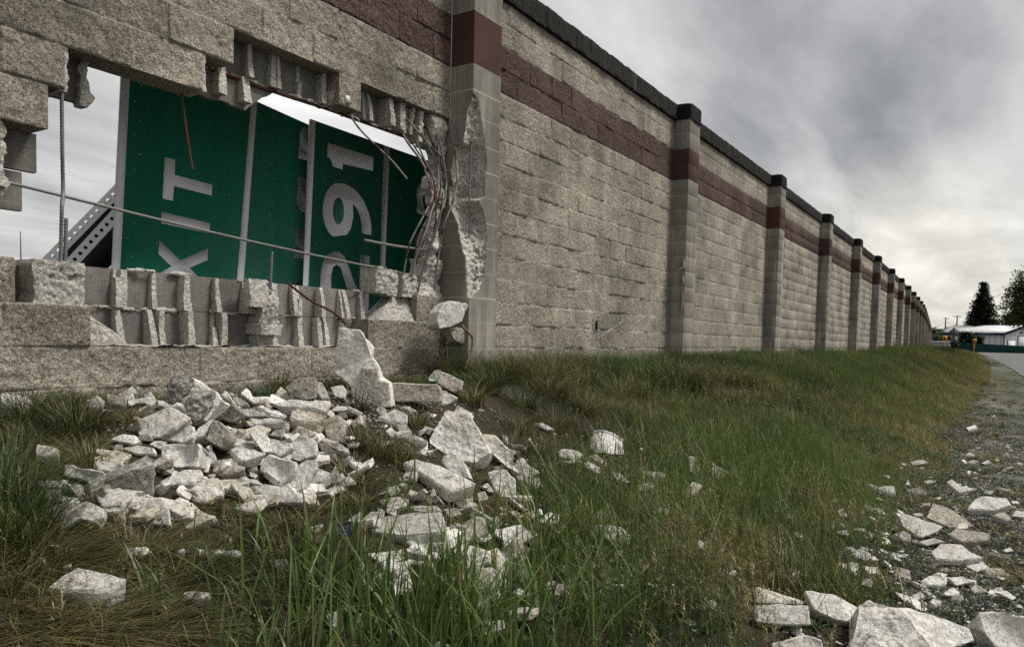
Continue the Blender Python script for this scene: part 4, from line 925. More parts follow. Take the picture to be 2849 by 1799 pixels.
# the mortared column and beam that fell out in one piece
col = fr('D', '797,770 850,776 862,800 873,838 890,862 893,893 917,897 925,958 832,955 822,905 780,872 791,820', 'tall mortared column of blocks leaning on the sill in front of the breach', 84, .13, 'b', .0, name='fallen_block_column', amp=.006)
tn = frag('D', [(852, 862), (890, 864), (893, 893), (917, 897), (924, 957), (842, 955), (848, 905)], 84, .05, 'b', .0, None, 'rubtan', 'split_face_side', amp=.003)
tn.location = Vector(tn.location)-Vector(FH)*.022; child(tn, col)
for k_ in ('category',):
    if k_ in tn: del tn[k_]
fr('D', '893,897 1028,904 1036,915 1036,946 919,944', 'tan split-face beam fallen flat at the column foot', 82, .12, 'b', .06, mat='rubtan', name='fallen_block_beam', amp=.003, shrink=.97)
SMALL = {
 ('A', 'small pale chip at the wall foot or among the heap'): ['1120,350 1340,380 1330,460 1250,490 1120,430', '1340,410 1640,400 1600,470 1350,470', '920,430 1030,380 1110,430 1090,500 940,510', '1510,370 1590,340 1650,430 1560,440', '1100,510 1240,500 1200,545 1090,540', '1150,855 1290,790 1440,790 1510,860 1420,900', '1190,920 1230,890 1300,900 1290,940 1210,950', '1250,940 1480,895 1620,915 1650,1000 1440,1000', '1770,1170 1870,1130 1980,1145 1960,1190 1810,1205', '1010,930 1180,960 1270,1050 1180,1060 1010,980', '430,1370 650,1355 540,1440 530,1480 430,1460', '700,1300 840,1340 890,1410 820,1450 740,1370'],
 ('B', 'small pale chip at the wall foot or among the heap'): ['980,400 1070,270 1130,330 1180,400 1100,420', '430,370 490,325 560,440 600,490 540,450', '550,390 620,390 740,480 640,500', '610,510 700,500 930,580 940,605 720,600', '870,690 1160,680 1160,740 900,720', '1000,750 1110,750 1080,820 940,800', '1580,890 1700,885 1790,940 1800,1000 1640,950', '1680,1250 1790,1220 1870,1310 1660,1360', '1800,1130 1900,1095 1940,1110 1850,1190', '250,1060 310,940 370,980 395,1050 320,1120 210,1130', '480,1320 690,1220 740,1250 700,1290 500,1390', '740,1190 830,1220 800,1260 740,1230', '545,720 700,735 660,800 560,820', '1590,290 1720,270 1770,320 1740,420 1640,400', '1450,220 1510,230 1590,410 1500,420 1450,350', '1610,180 1740,230 1670,260', '700,1100 820,1080 820,1180 720,1150'],
 ('C', 'small pale chip at the wall foot or among the heap'): ['380,680 500,680 550,740 420,760', '270,760 330,710 400,770 340,830', '430,800 600,790 730,850 720,880 560,850', '600,1000 720,890 730,960 640,1040', '480,940 530,910 600,1020 500,1000', '660,760 690,700 780,740 740,800', '970,150 1050,100 1120,130 1120,170', '1280,1340 1350,1300 1430,1400 1370,1400', '470,1330 520,1320 525,1410 470,1420', '440,500 520,490 610,540 560,560', '1000,1460 1110,1420 1200,1430 1200,1500 1030,1500', '1240,1400 1330,1390 1370,1480 1260,1500', '0,610 60,560 80,720 30,700', '1850,680 1950,670 2080,740 1980,740'],
 ('E', 'small white crumb lying in the dry grass, lower left'): ['360,640 390,600 440,585 435,640', '380,700 430,655 500,700', '600,650 690,630 690,680 620,690', '470,460 550,450 540,478 490,478', '640,500 710,465 740,480 660,520', '1150,500 1260,480 1400,475 1440,530 1350,570 1180,560', '1740,920 1790,910 2010,915 2030,990 1790,990'],
 ('F', 'small white lump half hidden in the foreground grass'): ['580,440 620,370 700,370 690,470', '1450,90 1780,80 1840,140 1700,150 1460,140', '1920,40 2010,0 2160,50 2170,90 2020,110', '1830,120 1960,110 2010,170 1900,200', '1880,250 1960,270 2060,290 2120,380 2060,420 1940,470', '2180,220 2370,175 2400,260 2330,330', '690,1120 870,1070 880,1200 780,1250', '960,1190 1010,1120 1100,1110 990,1230', '560,1300 700,1270 690,1370', '1270,1280 1340,1250 1350,1340', '160,610 340,590 350,640 200,670', '1660,1430 1800,1380 1900,1420 1800,1460', '2100,950 2250,930 2280,1030 2120,1060'],
 ('d', 'small white lump half hidden in the grass near the white plastic shell'): ['510,1020 600,1000 720,1080 700,1120 620,1090', '760,1190 850,1190 960,1290 940,1310 800,1260', '1060,1180 1130,1160 1340,1180 1340,1240 1200,1260', '240,1060 400,1060 470,1090 300,1100', '1640,1120 1690,1100 1700,1200 1650,1220', '1020,1330 1200,1290 1230,1350 1080,1400'],
 ('G', 'small white lump half hidden in the foreground grass'): ['820,200 930,130 1010,160 960,230 860,260', '0,420 60,420 130,560 0,600', '1720,20 1750,10 1750,100 1690,60', '30,130 120,130 210,190 130,220', '0,620 190,630 200,760 0,800', '1180,200 1230,210 1240,280 1190,270', '1330,200 1400,190 1450,230 1350,260', '1600,840 1650,830 1660,960 1600,950'],
 ('H', 'small white concrete chip on the gravel shoulder or its grassy rim'): ['1440,720 1510,700 1560,740 1530,760', '1560,730 1580,690 1630,700 1630,740', '840,840 900,810 950,840 940,890 880,870', '990,890 1080,855 1150,890 1040,910', '1390,960 1420,940 1560,960 1540,990', '1500,930 1550,915 1570,940 1520,950', '1010,1120 1060,1080 1170,1090 1160,1140 1060,1150', '1170,1100 1260,1090 1340,1130 1220,1150', '1300,1160 1340,1130 1420,1180 1320,1190', '1140,1200 1200,1155 1250,1185 1240,1215 1160,1210', '1060,1250 1080,1220 1140,1240 1100,1270', '1460,1190 1530,1180 1590,1220 1560,1240', '1390,1060 1400,1040 1500,1040 1530,1080 1420,1090', '1460,1090 1530,1100 1500,1115', '670,525 760,545 850,540 860,600 720,560', '910,540 930,505 945,540', '900,565 1010,550 1055,575 1040,600 960,590', '940,400 1020,385 1050,410 960,425', '1270,360 1300,340 1335,360 1300,370', '1370,410 1410,390 1435,410 1400,418', '1490,440 1560,420 1585,435 1520,450', '1390,590 1400,575 1450,580 1430,600', '1445,550 1560,565 1540,580', '470,820 560,815 575,850 520,840', '620,960 640,910 690,920 670,960', '500,700 540,680 570,735 520,730', '450,640 490,610 510,650', '730,620 760,612 790,640', '680,830 750,840 760,860', '860,940 910,930 900,950', '210,1080 260,1040 310,1080 300,1130', '640,1140 680,1100 720,1120 700,1160', '110,920 240,910 230,960 120,960', '1580,1280 1610,1255 1630,1290', '1500,350 1530,340 1550,365', '1430,125 1455,115 1460,128', '1310,500 1350,485 1350,505', '1080,620 1130,612 1120,630', '1200,690 1230,680 1230,695']}
for (zm, lab), L_ in SMALL.items():
    for i, txt in enumerate(L_):
        fr(zm, txt, lab, 50+(i*7) % 15, .035, 'b' if i % 2 else 'd', .02, group={'A': 'small chips of the heap', 'B': 'small chips of the heap', 'C': 'small chips of the heap', 'E': 'crumbs in the dry grass', 'F': 'lumps in the foreground grass', 'G': 'lumps in the foreground grass', 'd': 'lumps near the white shell', 'H': 'chips on the shoulder'}[zm], name='concrete_chip', mat='rub' if i % 4 else 'rubtan')
# filler lumps, each a thing of its own
protos = []
for i in range(9):
    bm = bmesh.new(); rr = np.random.default_rng(100+i)
    for q in rr.uniform(-1, 1, (11, 3))*np.array([1, .75, .5]): bm.verts.new(q)
    r_ = bmesh.ops.convex_hull(bm, input=bm.verts); bmesh.ops.delete(bm, geom=[v for v in bm.verts if not v.link_faces], context='VERTS')
    bmesh.ops.subdivide_edges(bm, edges=list(bm.edges), cuts=2, use_grid_fill=True); bmesh.ops.triangulate(bm, faces=list(bm.faces))
    me = bpy.data.meshes.new('rubble_lump'); bm.to_mesh(me); bm.free(); me.transform(Matrix.Scale(.05, 4)); displace(me, .0035, i*3.3, .5); me.materials.append(M['rub' if i % 3 else 'rubtan']); protos.append(me)
def lumps(n, fx, fy, smin, smax, lab, grp, seed):
    rr = np.random.default_rng(seed)
    for i in range(n):
        x, y = fx(rr), fy(rr); s = rr.uniform(smin, smax)**1.0
        o = bpy.data.objects.new('rubble_lump', protos[int(rr.integers(9))]); C.objects.link(o)
        o.scale = (s, s*rr.uniform(.8, 1.1), s*rr.uniform(.7, 1)); o.location = (x, y, float(hgt(x, y))+.012*s+rr.uniform(0, .015)); o.rotation_euler = (rr.uniform(-.5, .5), rr.uniform(-.5, .5), rr.uniform(0, 6.3))
        tag(o, lab, 'rubble', grp)
slabs = []
for i in range(10):
    rr = np.random.default_rng(300+i); bm = bmesh.new(); k = int(rr.integers(4, 7)); an = np.sort(rr.uniform(0, 6.28, k)+np.arange(k)*.0); an = np.linspace(0, 6.28, k, endpoint=False)+rr.normal(0, .28, k); rd_ = rr.uniform(.65, 1.15, k)
    T_ = [bm.verts.new((rd_[j]*math.cos(an[j]), .72*rd_[j]*math.sin(an[j]), .20+rr.normal(0, .03))) for j in range(k)]; B_ = [bm.verts.new((.93*v.co.x+rr.normal(0, .08), .93*v.co.y+rr.normal(0, .08), -.20)) for v in T_]
    bm.faces.new(T_); bm.faces.new(B_[::-1])
    for j in range(k): bm.faces.new((T_[(j+1) % k], T_[j], B_[j], B_[(j+1) % k]))
    bmesh.ops.recalc_face_normals(bm, faces=bm.faces); bmesh.ops.bevel(bm, geom=list(bm.edges), offset=.05, segments=1, affect='EDGES'); bmesh.ops.triangulate(bm, faces=list(bm.faces))
    for _ in range(3):
        es = [e for e in bm.edges if e.calc_length() > .22]; bmesh.ops.subdivide_edges(bm, edges=es, cuts=1); bmesh.ops.triangulate(bm, faces=[f for f in bm.faces if len(f.verts) > 3])
    me = bpy.data.meshes.new('shell_fragment'); bm.to_mesh(me); bm.free(); me.transform(Matrix.Scale(.1, 4)); displace(me, .0035, i*5.1, .6); me.materials.append(M[('rub', 'rub', 'rubtan')[i % 3]]); slabs.append(me)
def inpoly(x, y, P):
    r = False; n = len(P)
    for i in range(n):
        (x0, y0), (x1, y1) = P[i], P[(i+1) % n]
        if (y0 > y) != (y1 > y) and x < (x1-x0)*(y-y0)/(y1-y0)+x0: r = not r
    return r
HP = [(240, 930), (400, 905), (560, 885), (780, 890), (840, 965), (880, 1130), (740, 1180), (520, 1210), (270, 1225), (120, 1200), (140, 1130), (330, 1060), (300, 975)]
HC = [(880, 965), (1130, 960), (1270, 1120), (1200, 1260), (960, 1290), (860, 1240), (900, 1150)]
def strew(n, poly, meshes, s0, s1, lift, lab, grp, seed, nm):
    rr = np.random.default_rng(seed); P = np.array(poly, float); lo_, hi_ = P.min(0), P.max(0); c = 0
    while c < n:
        u = lo_+(hi_-lo_)*rr.random(2)
        if not inpoly(u[0], u[1], poly): continue
        q = hit('D', u[0], u[1], lift*rr.random()); s = rr.uniform(s0, s1); c += 1
        o = bpy.data.objects.new(nm, meshes[int(rr.integers(len(meshes)))]); C.objects.link(o); o.scale = (s, s*rr.uniform(.8, 1.1), s*rr.uniform(.7, 1.1)); o.location = q+np.array([0, 0, .01*s])
        o.rotation_euler = (rr.normal(.35, .35), rr.normal(0, .35), YAW-math.pi/2+rr.uniform(-1.2, 1.2)); tag(o, lab, 'rubble', grp)
        if s > .3 and meshes is slabs: FOOT.append((q[0], q[1], .11*s, q[2]))
strew(95, HP, slabs, .35, .8, .035, 'hand-sized broken shell piece wedged between bigger slabs of the heap', 'pieces wedged in the heap', 15, 'shell_fragment')
strew(36, HC, slabs, .3, .75, .0, 'hand-sized broken shell piece strewn around the grooved chunk', 'pieces around the grooved chunk', 16, 'shell_fragment')
strew(130, HP, protos, .35, 1.0, .03, 'fist-sized grey lump filling gaps of the rubble heap', 'lumps filling the heap', 5, 'rubble_lump')
strew(60, HC, protos, .3, .9, .02, 'fist-sized grey lump strewn around the grooved chunk', 'lumps around the grooved chunk', 6, 'rubble_lump')
RV = [(1990, 1150), (2120, 1060), (2300, 1030), (2420, 1060), (2420, 1400), (2150, 1430), (1960, 1340)]
strew(44, [(850, 1190), (1300, 1170), (1340, 1400), (1180, 1500), (900, 1430)], slabs, .4, 1.1, .03, 'white broken piece lying in the grass in front of the grooved chunk', 'pieces in the grass before the grooved chunk', 23, 'shell_fragment')
strew(85, RV, slabs, .22, .72, .0, 'flat broken piece scattered over the gravel shoulder', 'flat pieces on the shoulder', 21, 'shell_fragment')
strew(24, [(1300, 1180), (1900, 1130), (2000, 1400), (1750, 1500), (1300, 1400)], slabs, .2, .6, .02, 'white broken piece buried in the grass between heap and shoulder', 'pieces buried in the grass', 22, 'shell_fragment')
lumps(150, lambda r: 3.2+r.random()**1.5*10, lambda r: r.normal(.22, .38), .18, .75, 'pebble-sized white lump strewn over the gravel shoulder', 'white lumps on the shoulder', 8)
def crumbs_mesh(n, fx, fy, s0, s1, seed):
    rr = np.random.default_rng(seed); T = np.array([(1, 0, 0), (-1, 0, 0), (0, 1, 0), (0, -1, 0), (0, 0, 1), (0, 0, -1)], float)
    Ft = np.array([(0, 2, 4), (2, 1, 4), (1, 3, 4), (3, 0, 4), (2, 0, 5), (1, 2, 5), (3, 1, 5), (0, 3, 5)])
    x = fx(rr, n); y = fy(rr, n); z = hgt(x, y); s = rr.uniform(s0, s1, n)
    V = T[None]*(s[:, None, None]*rr.uniform(.55, 1.25, (n, 6, 1))); a = rr.uniform(0, 6.3, n); c_, s_ = np.cos(a)[:, None], np.sin(a)[:, None]
    V = np.stack([V[..., 0]*c_-V[..., 1]*s_, V[..., 0]*s_+V[..., 1]*c_, V[..., 2]*.7], -1)+np.stack([x, y, z+s*.35], -1)[:, None]
    return V.reshape(-1, 3), (Ft[None]+np.arange(n)[:, None, None]*6).reshape(-1, 3)
V, Ff = crumbs_mesh(2600, lambda r, n: np.minimum(r.normal(2.8, .5, n), 3.75), lambda r, n: np.minimum(r.normal(2.8, .36, n), 3.7), .003, .012, 1)
tag(build('concrete_crumbs', V, Ff, M['rubdark']), kind='stuff')
t = NT('dark_gravel_stones'); M['gravel'] = t.fin(t.mix(t.noise(t.pos(), 23, 2), (.010, .010, .011), (.075, .075, .078)), None, .7)
V, Ff = crumbs_mesh(42000, lambda r, n: 2.6+r.random(n)**1.8*16, lambda r, n: r.uniform(-.95, .75, n), .004, .012, 2)
tag(build('gravel', V, Ff, M['gravel']), kind='stuff')
V, Ff = crumbs_mesh(7000, lambda r, n: 2.8+r.random(n)**1.5*20, lambda r, n: r.normal(.1, .42, n), .003, .012, 3)
tag(build('pale_gravel', V, Ff, M['rub']), kind='stuff')
# chunks caught on the pilaster
def hang(pts, Y, th, lab, mat):
    P = [on_y(*p, Y) for p in pts]; mb_ = bmesh.new(); a = [mb_.verts.new(p) for p in P]; b = [mb_.verts.new(p+np.array([.0, th, -.02])*1.0) for p in P]; k = len(P)
    mb_.faces.new(a); mb_.faces.new(b[::-1])
    for i in range(k): mb_.faces.new((a[(i+1) % k], a[i], b[i], b[(i+1) % k]))
    bmesh.ops.recalc_face_normals(mb_, faces=mb_.faces); bmesh.ops.bevel(mb_, geom=list(mb_.edges), offset=.005, segments=1, affect='EDGES')
    bmesh.ops.triangulate(mb_, faces=list(mb_.faces))
    for _ in range(4):
        es = [e for e in mb_.edges if e.calc_length() > .016]
        if es: bmesh.ops.subdivide_edges(mb_, edges=es, cuts=1); bmesh.ops.triangulate(mb_, faces=[f for f in mb_.faces if len(f.verts) > 3])
    me = bpy.data.meshes.new('hanging_chunk'); mb_.to_mesh(me); mb_.free(); displace(me, .005, 3.3); me.materials.append(M[mat])
    o = bpy.data.objects.new('hanging_chunk', me); C.objects.link(o); c = Vector(np.mean(P, axis=0)); me.transform(Matrix.Translation(-c)); o.location = c
    return tag(o, lab, 'rubble')
hang([('6', 95, 905), ('6', 130, 880), ('6', 272, 908), ('6', 225, 1030), ('6', 140, 1075), ('6', 60, 1085), ('6', 42, 1045), ('6', 60, 960)], YP-.03, .10, 'larger pale chunk hanging on the near corner of the broken pilaster', 'rub')
hang([('6', 135, 1100), ('6', 185, 1070), ('6', 250, 1090), ('6', 275, 1150), ('6', 235, 1200), ('6', 170, 1170)], YP+.03, .07, 'smaller chunk hanging under the larger one on the broken pilaster', 'rubtan')
t = NT('brown_hose'); M['hose'] = t.fin(t.mix(t.noise(t.pos(), 40), (.10, .07, .035), (.30, .23, .13)), rough=.6)
mb = MB(); pts = [on_y('6', x, y, YP-.03-.04*i/8) for i, (x, y) in enumerate([(222, 1065), (265, 1110), (300, 1150), (302, 1200), (285, 1280), (255, 1350), (248, 1385), (280, 1430), (330, 1455)])]
mb.tube(spline(pts, .01), .011, 8); tag(mb.out('bent_cable', M['hose'], attr=None), 'thick brown cable bent down along the broken pilaster', 'cable')

# ------------------------------------------------------------------ litter
P_ = [px('d', *p) for p in [(400, 885), (480, 830), (600, 765), (690, 765), (790, 800), (880, 855), (895, 1000), (800, 1000), (650, 980), (540, 1000), (480, 960)]]
ZO['_'] = (0, 0, 1); a0 = hit('_', P_[8][0], P_[8][1]-6, .02); Zd = (a0-CAM)@fwd
root = tag(empty('plastic_shell', tuple(a0)), 'curved white plastic shell lying in the grass right of the rubble', 'litter')
N1 = 15; top_ = [px('d', *p) for p in [(400, 885), (480, 830), (600, 765), (690, 765), (790, 800), (885, 860)]]; bot_ = [px('d', *p) for p in [(480, 965), (540, 1000), (600, 990), (680, 980), (790, 1000), (895, 1000)]]
def lerpp(L_, t): L_ = np.array(L_); k = t*(len(L_)-1); i = min(int(k), len(L_)-2); return L_[i]+(L_[i+1]-L_[i])*(k-i)
g = np.zeros((N1, 24, 3))
for i in range(N1):
    for j in range(24):
        s_ = i/(N1-1); q = lerpp(bot_, j/23)*(1-s_)+lerpp(top_, j/23)*s_; g[i, j] = at_z('_', q[0], q[1], Zd+.22*s_**1.3+.05*math.sin(math.pi*j/23)*-1)
mb = MB(); mb.grid(g, flip=True); mb.grid(g+np.array([.02, .03, -.006])); child(mb.out('shell', M['white_shell'], attr=None, smooth=True), root)
mb = MB(); mb.tube(g[-1]+np.array([0, 0, .004]), .008, 8); child(mb.out('rim', M['steel'], attr=None), root)
def lathe(prof, n=20):
    P = np.zeros((len(prof), n+1, 3)); an = np.linspace(0, 2*math.pi, n+1)
    for i, (r_, z_) in enumerate(prof): P[i, :, 0] = r_*np.cos(an); P[i, :, 1] = r_*np.sin(an); P[i, :, 2] = z_
    return P
q = hit('H', 1280, 232)
root = tag(empty('paper_cup', tuple(q)), 'crushed white paper cup lying on the gravel by the grass edge', 'litter'); root.rotation_euler = (R(78), R(10), R(40))
mb = MB(); mb.grid(lathe([(.030, 0), (.032, .03), (.040, .11)])); mb.grid(lathe([(.038, .109), (.030, .031), (.0, .030)])); mb.out('cup_wall', M['white_shell'], root, attr=None, smooth=True)
mb = MB(); mb.grid(lathe([(.040, .107), (.043, .110), (.040, .113), (.038, .109)])); mb.out('cup_rim', M['white_shell'], root, attr=None, smooth=True); root.scale = (1.35,)*3; root.location.z += .05
q0, q1 = hit('E', 1700, 590), hit('E', 2300, 600)
root = tag(empty('crumpled_can', tuple((q0+q1)/2)), 'flattened silver can lying in the grass below the heap', 'litter')
d = (q1-q0); L_ = np.linalg.norm(d)
mb = MB(); tt = np.linspace(0, 1, 16); rr_ = np.where((tt < .06) | (tt > .94), .012, .014+.002*np.sin(tt*23)); mb.tube(q0+d*tt[:, None]*1.0+np.array([0, 0, .013]), rr_, 14); child(mb.out('can_body', M['steel'], attr=None), root)
mb = MB(); tt = np.linspace(.1, .32, 6); mb.tube(q0+d*tt[:, None]+np.array([0, 0, .013]), .0165, 14); child(mb.out('label_band', M['steel_dark_and_shaded'], attr=None), root)
def crumple(zm, x, y, w_, col, lab, nm):
    q = hit(zm, x, y, .02); t = NT(nm+'_film'); m_ = t.fin(t.mix(t.noise(t.pos(), 40, 3), tuple(c*.35 for c in col), col), None, .35)
    gx, gy = np.meshgrid(np.linspace(-1, 1, 20), np.linspace(-1, 1, 14)); p = np.stack([gx*w_, gy*w_*.6, gx*0], -1); p[..., 2] = w_*.7*np.abs(fbm(p*28+x, 3, 3)); p[..., 0] += w_*.2*fbm(p*30, 8, 2)
    mb = MB(); mb.grid(p); mb.grid(p-np.array([0, 0, .002]), flip=True); o = mb.out(nm, m_, attr=None); o.location = q; o.rotation_euler = (R(35), 0, YAW-R(90)); return tag(o, lab, 'litter')
crumple('F', 840, 330, .045, (.03, .05, .16), 'crumpled blue wrapper in the grass before the heap', 'blue_wrapper'); crumple('F', 1010, 365, .038, (.50, .12, .10), 'crumpled pink wrapper beside the blue one', 'pink_wrapper')
mb = MB(); P = spline([hit('H', 1290, 765, .02), hit('H', 1400, 745, .06), hit('H', 1500, 765, .05), hit('H', 1640, 820, .02)], .01)
Tn = np.gradient(P, axis=0); Tn /= np.linalg.norm(Tn, axis=1)[:, None]; sd2 = np.cross(Tn, [0, 0, 1.]); mb.grid(np.stack([P-sd2*.02, P+sd2*.02], 1)); mb.grid(np.stack([P-sd2*.02, P+sd2*.02], 1)-np.array([0, 0, .004]), flip=True)
tag(mb.out('rubber_strap', M['steel_dark_and_shaded'], attr=None), 'black rubber strap lying between chunks at the right edge', 'strap')
# ------------------------------------------------------------------ grass and weeds
G = np.random.default_rng(77)
t = NT('grass_blade'); bl = t.n('ShaderNodeAttribute', attribute_name='tint').outputs['Color']
dif = t.n('ShaderNodeBsdfDiffuse', i={'Color': bl}); tr = t.n('ShaderNodeBsdfTranslucent', i={'Color': t.mix(1.0, bl, (1.25, 1.3, .8), 'MULTIPLY')})
gl = t.n('ShaderNodeBsdfGlossy', i={'Roughness': .45}); gl.inputs['Color'].default_value = (.6, .62, .55, 1)
ms = t.n('ShaderNodeMixShader', i={0: .30}); t.L.new(dif.outputs[0], ms.inputs[1]); t.L.new(tr.outputs[0], ms.inputs[2])
m2 = t.n('ShaderNodeMixShader', i={0: .05}); t.L.new(ms.outputs[0], m2.inputs[1]); t.L.new(gl.outputs[0], m2.inputs[2])
t.L.new(m2.outputs[0], t.N['Material Output'].inputs['Surface']); M['grass'] = t.m
def blades(base, h, lean, az, wid, droop, col, seg=3):
    n = len(base); h, lean, az, wid, droop = [np.broadcast_to(np.asarray(a, float), (n,)) for a in (h, lean, az, wid, droop)]
    d = np.stack([np.cos(az), np.sin(az), 0*az], -1); wv = az+math.pi/2+G.normal(0, .6, n); wdir = np.stack([np.cos(wv), np.sin(wv), 0*wv], -1)
    L_ = []
    for k in range(seg+1):
        s = k/seg
        c = base+np.array([0, 0, 1])*(h*(s-droop*s**2.2))[:, None]+d*(lean*s**1.7)[:, None]
        if k == seg: L_.append(c[:, None])
        else:
            w_ = (wid*(1-.75*s**1.6)*.5)[:, None]; L_.append(np.stack([c-wdir*w_, c+wdir*w_], 1))
    V = np.concatenate(L_, 1); m = 2*seg+1; o = (np.arange(n)*m)[:, None]
    q = np.concatenate([o+np.array([[2*k, 2*k+1, 2*k+3, 2*k+2]]) for k in range(seg-1)], 0) if seg > 1 else np.zeros((0, 4), int)
    t_ = o+np.array([[2*seg-2, 2*seg-1, 2*seg]])
    return V.reshape(-1, 3), q, t_, np.repeat(col, m, 0)
class GB:
    def __init__(s): s.V, s.q, s.t, s.c, s.n = [], [], [], [], 0
    def add(s, r):
        V, q, t_, c = r; s.V.append(V); s.q.append(q+s.n); s.t.append(t_+s.n); s.c.append(c); s.n += len(V)
    def out(s, name, kind='stuff', parent=None):
        o = build(name, np.concatenate(s.V), [np.concatenate(s.q), np.concatenate(s.t)], M['grass'], parent, attrs={'tint': np.concatenate(s.c)})
        return tag(o, kind=kind) if kind else o
def pal(x, y, dry, n=None, bright=0.0, sd=0):
    """blade colours: dark and mid greens with dry straw mixed in, in patches"""
    n = len(x); p = np.stack([x*.9, y*1.3, x*0], -1); k = .5+.5*fbm(p, 91+sd, 3); r = G.random((n, 1))
    dk, md, br = np.array([.019, .033, .012]), np.array([.062, .098, .030]), np.array([.130, .190, .056])
    g = np.clip(k[:, None]*.75+G.normal(0, .22, (n, 1))+bright, 0, 1)
    c = np.where(g < .5, dk+(md-dk)*g*2, md+(br-md)*(g*2-1))
    st = np.array([.25, .20, .10])*(.45+.9*G.random((n, 1)))
    dp = np.clip(np.asarray(dry)+.35*fbm(p*1.6+7, 95, 3), 0, .97)
    return np.where(r < dp[:, None], st, c)*(.8+.4*G.random((n, 1)))
foot = np.array([(a, b, r) for a, b, r, z in FOOT])
def hfac(x, y, lo=.3, k=2.6):
    f = np.ones(len(x))
    for a, b, r in foot:
        d = np.sqrt((x-a)**2+(y-b)**2)/(k*max(r, .04)); f = np.minimum(f, np.clip(d, lo, 1))
    return f
def free(x, y, k=.8):
    ok = np.ones(len(x), bool)
    for a, b, r in foot: ok &= ((x-a)**2+(y-b)**2) > (k*r)**2
    return ok
heapm = lambda x, y: np.clip(np.exp(-((x-3.2)/1.2)**4-((y-2.85)/.72)**4)+.35*np.exp(-((x-4.3)/.45)**4-((y-2.5)/.45)**4), 0, 1)
def scatter(n, x0, x1, y0, y1, xp=1.0, dens=None, k=.8):
    x = x0+(x1-x0)*G.random(n)**xp; y = np.asarray(y0(x) if callable(y0) else y0)+0*x; y1_ = np.asarray(y1(x) if callable(y1) else y1)+0*x
    y = y+(y1_-y)*G.random(n)
    ok = G.random(n) < (1-.95*heapm(x, y)) if dens is None else G.random(n) < dens(x, y)
    near = x < 9
    ok &= (~near) | free(x, y, k)
    return x[ok], y[ok]
P3 = lambda x, y: np.stack([x, y, hgt(x, y)-.006], -1)
wy_ = lambda x: wall_y(x)-.03
ey = lambda x: edge_y(x)+.02+.28*fbm(np.stack([np.asarray(x)*.9, np.asarray(x)*0, np.asarray(x)*0+4], -1), 55, 4)*np.clip(1.2-np.asarray(x)/60, 0, 1)
gb = GB()
# low turf
x, y = scatter(135000, .5, 9.5, lambda x: ey(x)-.15, wy_, 1.15)
n = len(x); e = np.clip((y-ey(x))/.7, 0, 1)
gb.add(blades(P3(x, y), G.uniform(.04, .12, n)*(.55+.45*e)*hfac(x, y)*(1-.3*(x < 2.3)), G.uniform(.02, .11, n)*hfac(x, y), G.uniform(0, 6.3, n), G.uniform(.0018, .0034, n), G.uniform(0, .35, n), pal(x, y, .55-.38*e+.3*np.clip((2.6-x)/.8, 0, 1)), 3))
# tussocks: arching fine blades round their own centres
def tussocks(cx_, cy_, rad, hh, nb, dry, w=.0022, k=.5):
    for a, b, r, h_, m, d_ in zip(cx_, cy_, rad, hh, nb, dry):
        an = G.uniform(0, 6.3, m); q = r*.55*np.sqrt(G.random(m)); x = a+q*np.cos(an); y = b+q*np.sin(an)
        if y.max() > 0: y = np.minimum(y, wall_y(x)-.02)
        hh_ = h_*G.uniform(.55, 1.1, m); az = an+G.normal(0, .5, m)
        gb.add(blades(P3(x, y), hh_, r*G.uniform(.5, 1.9, m), az, w*G.uniform(.7, 1.3, m), G.uniform(.15, .62, m), pal(x, y, np.full(m, d_), bright=-.18), 4))
x, y = scatter(620, 1.0, 14, lambda x: ey(x)+.45, wy_, 1.0, k=.9)
n = len(x); wl_ = np.clip((y-2.0)/1.4, 0, 1)
hf_ = hfac(x, y, .35, 3.2); tussocks(x, y, G.uniform(.10, .2, n)*hf_, hf_*G.uniform(.11, .22, n)*(1-.25*(x < 2.4))+.14*wl_*(x > 4.6), (G.uniform(90, 190, n)).astype(int), np.clip(G.normal(.22, .15, n)+.35*(x < 2.4), 0, .85))
x, y = scatter(230, 4.7, 15, 2.45, wy_, 1.2, dens=lambda x, y: 1+0*x); n = len(x)
tussocks(x, y, G.uniform(.14, .26, n), G.uniform(.26, .44, n), (G.uniform(150, 260, n)).astype(int), np.clip(G.normal(.12, .12, n), 0, .6), .0028)
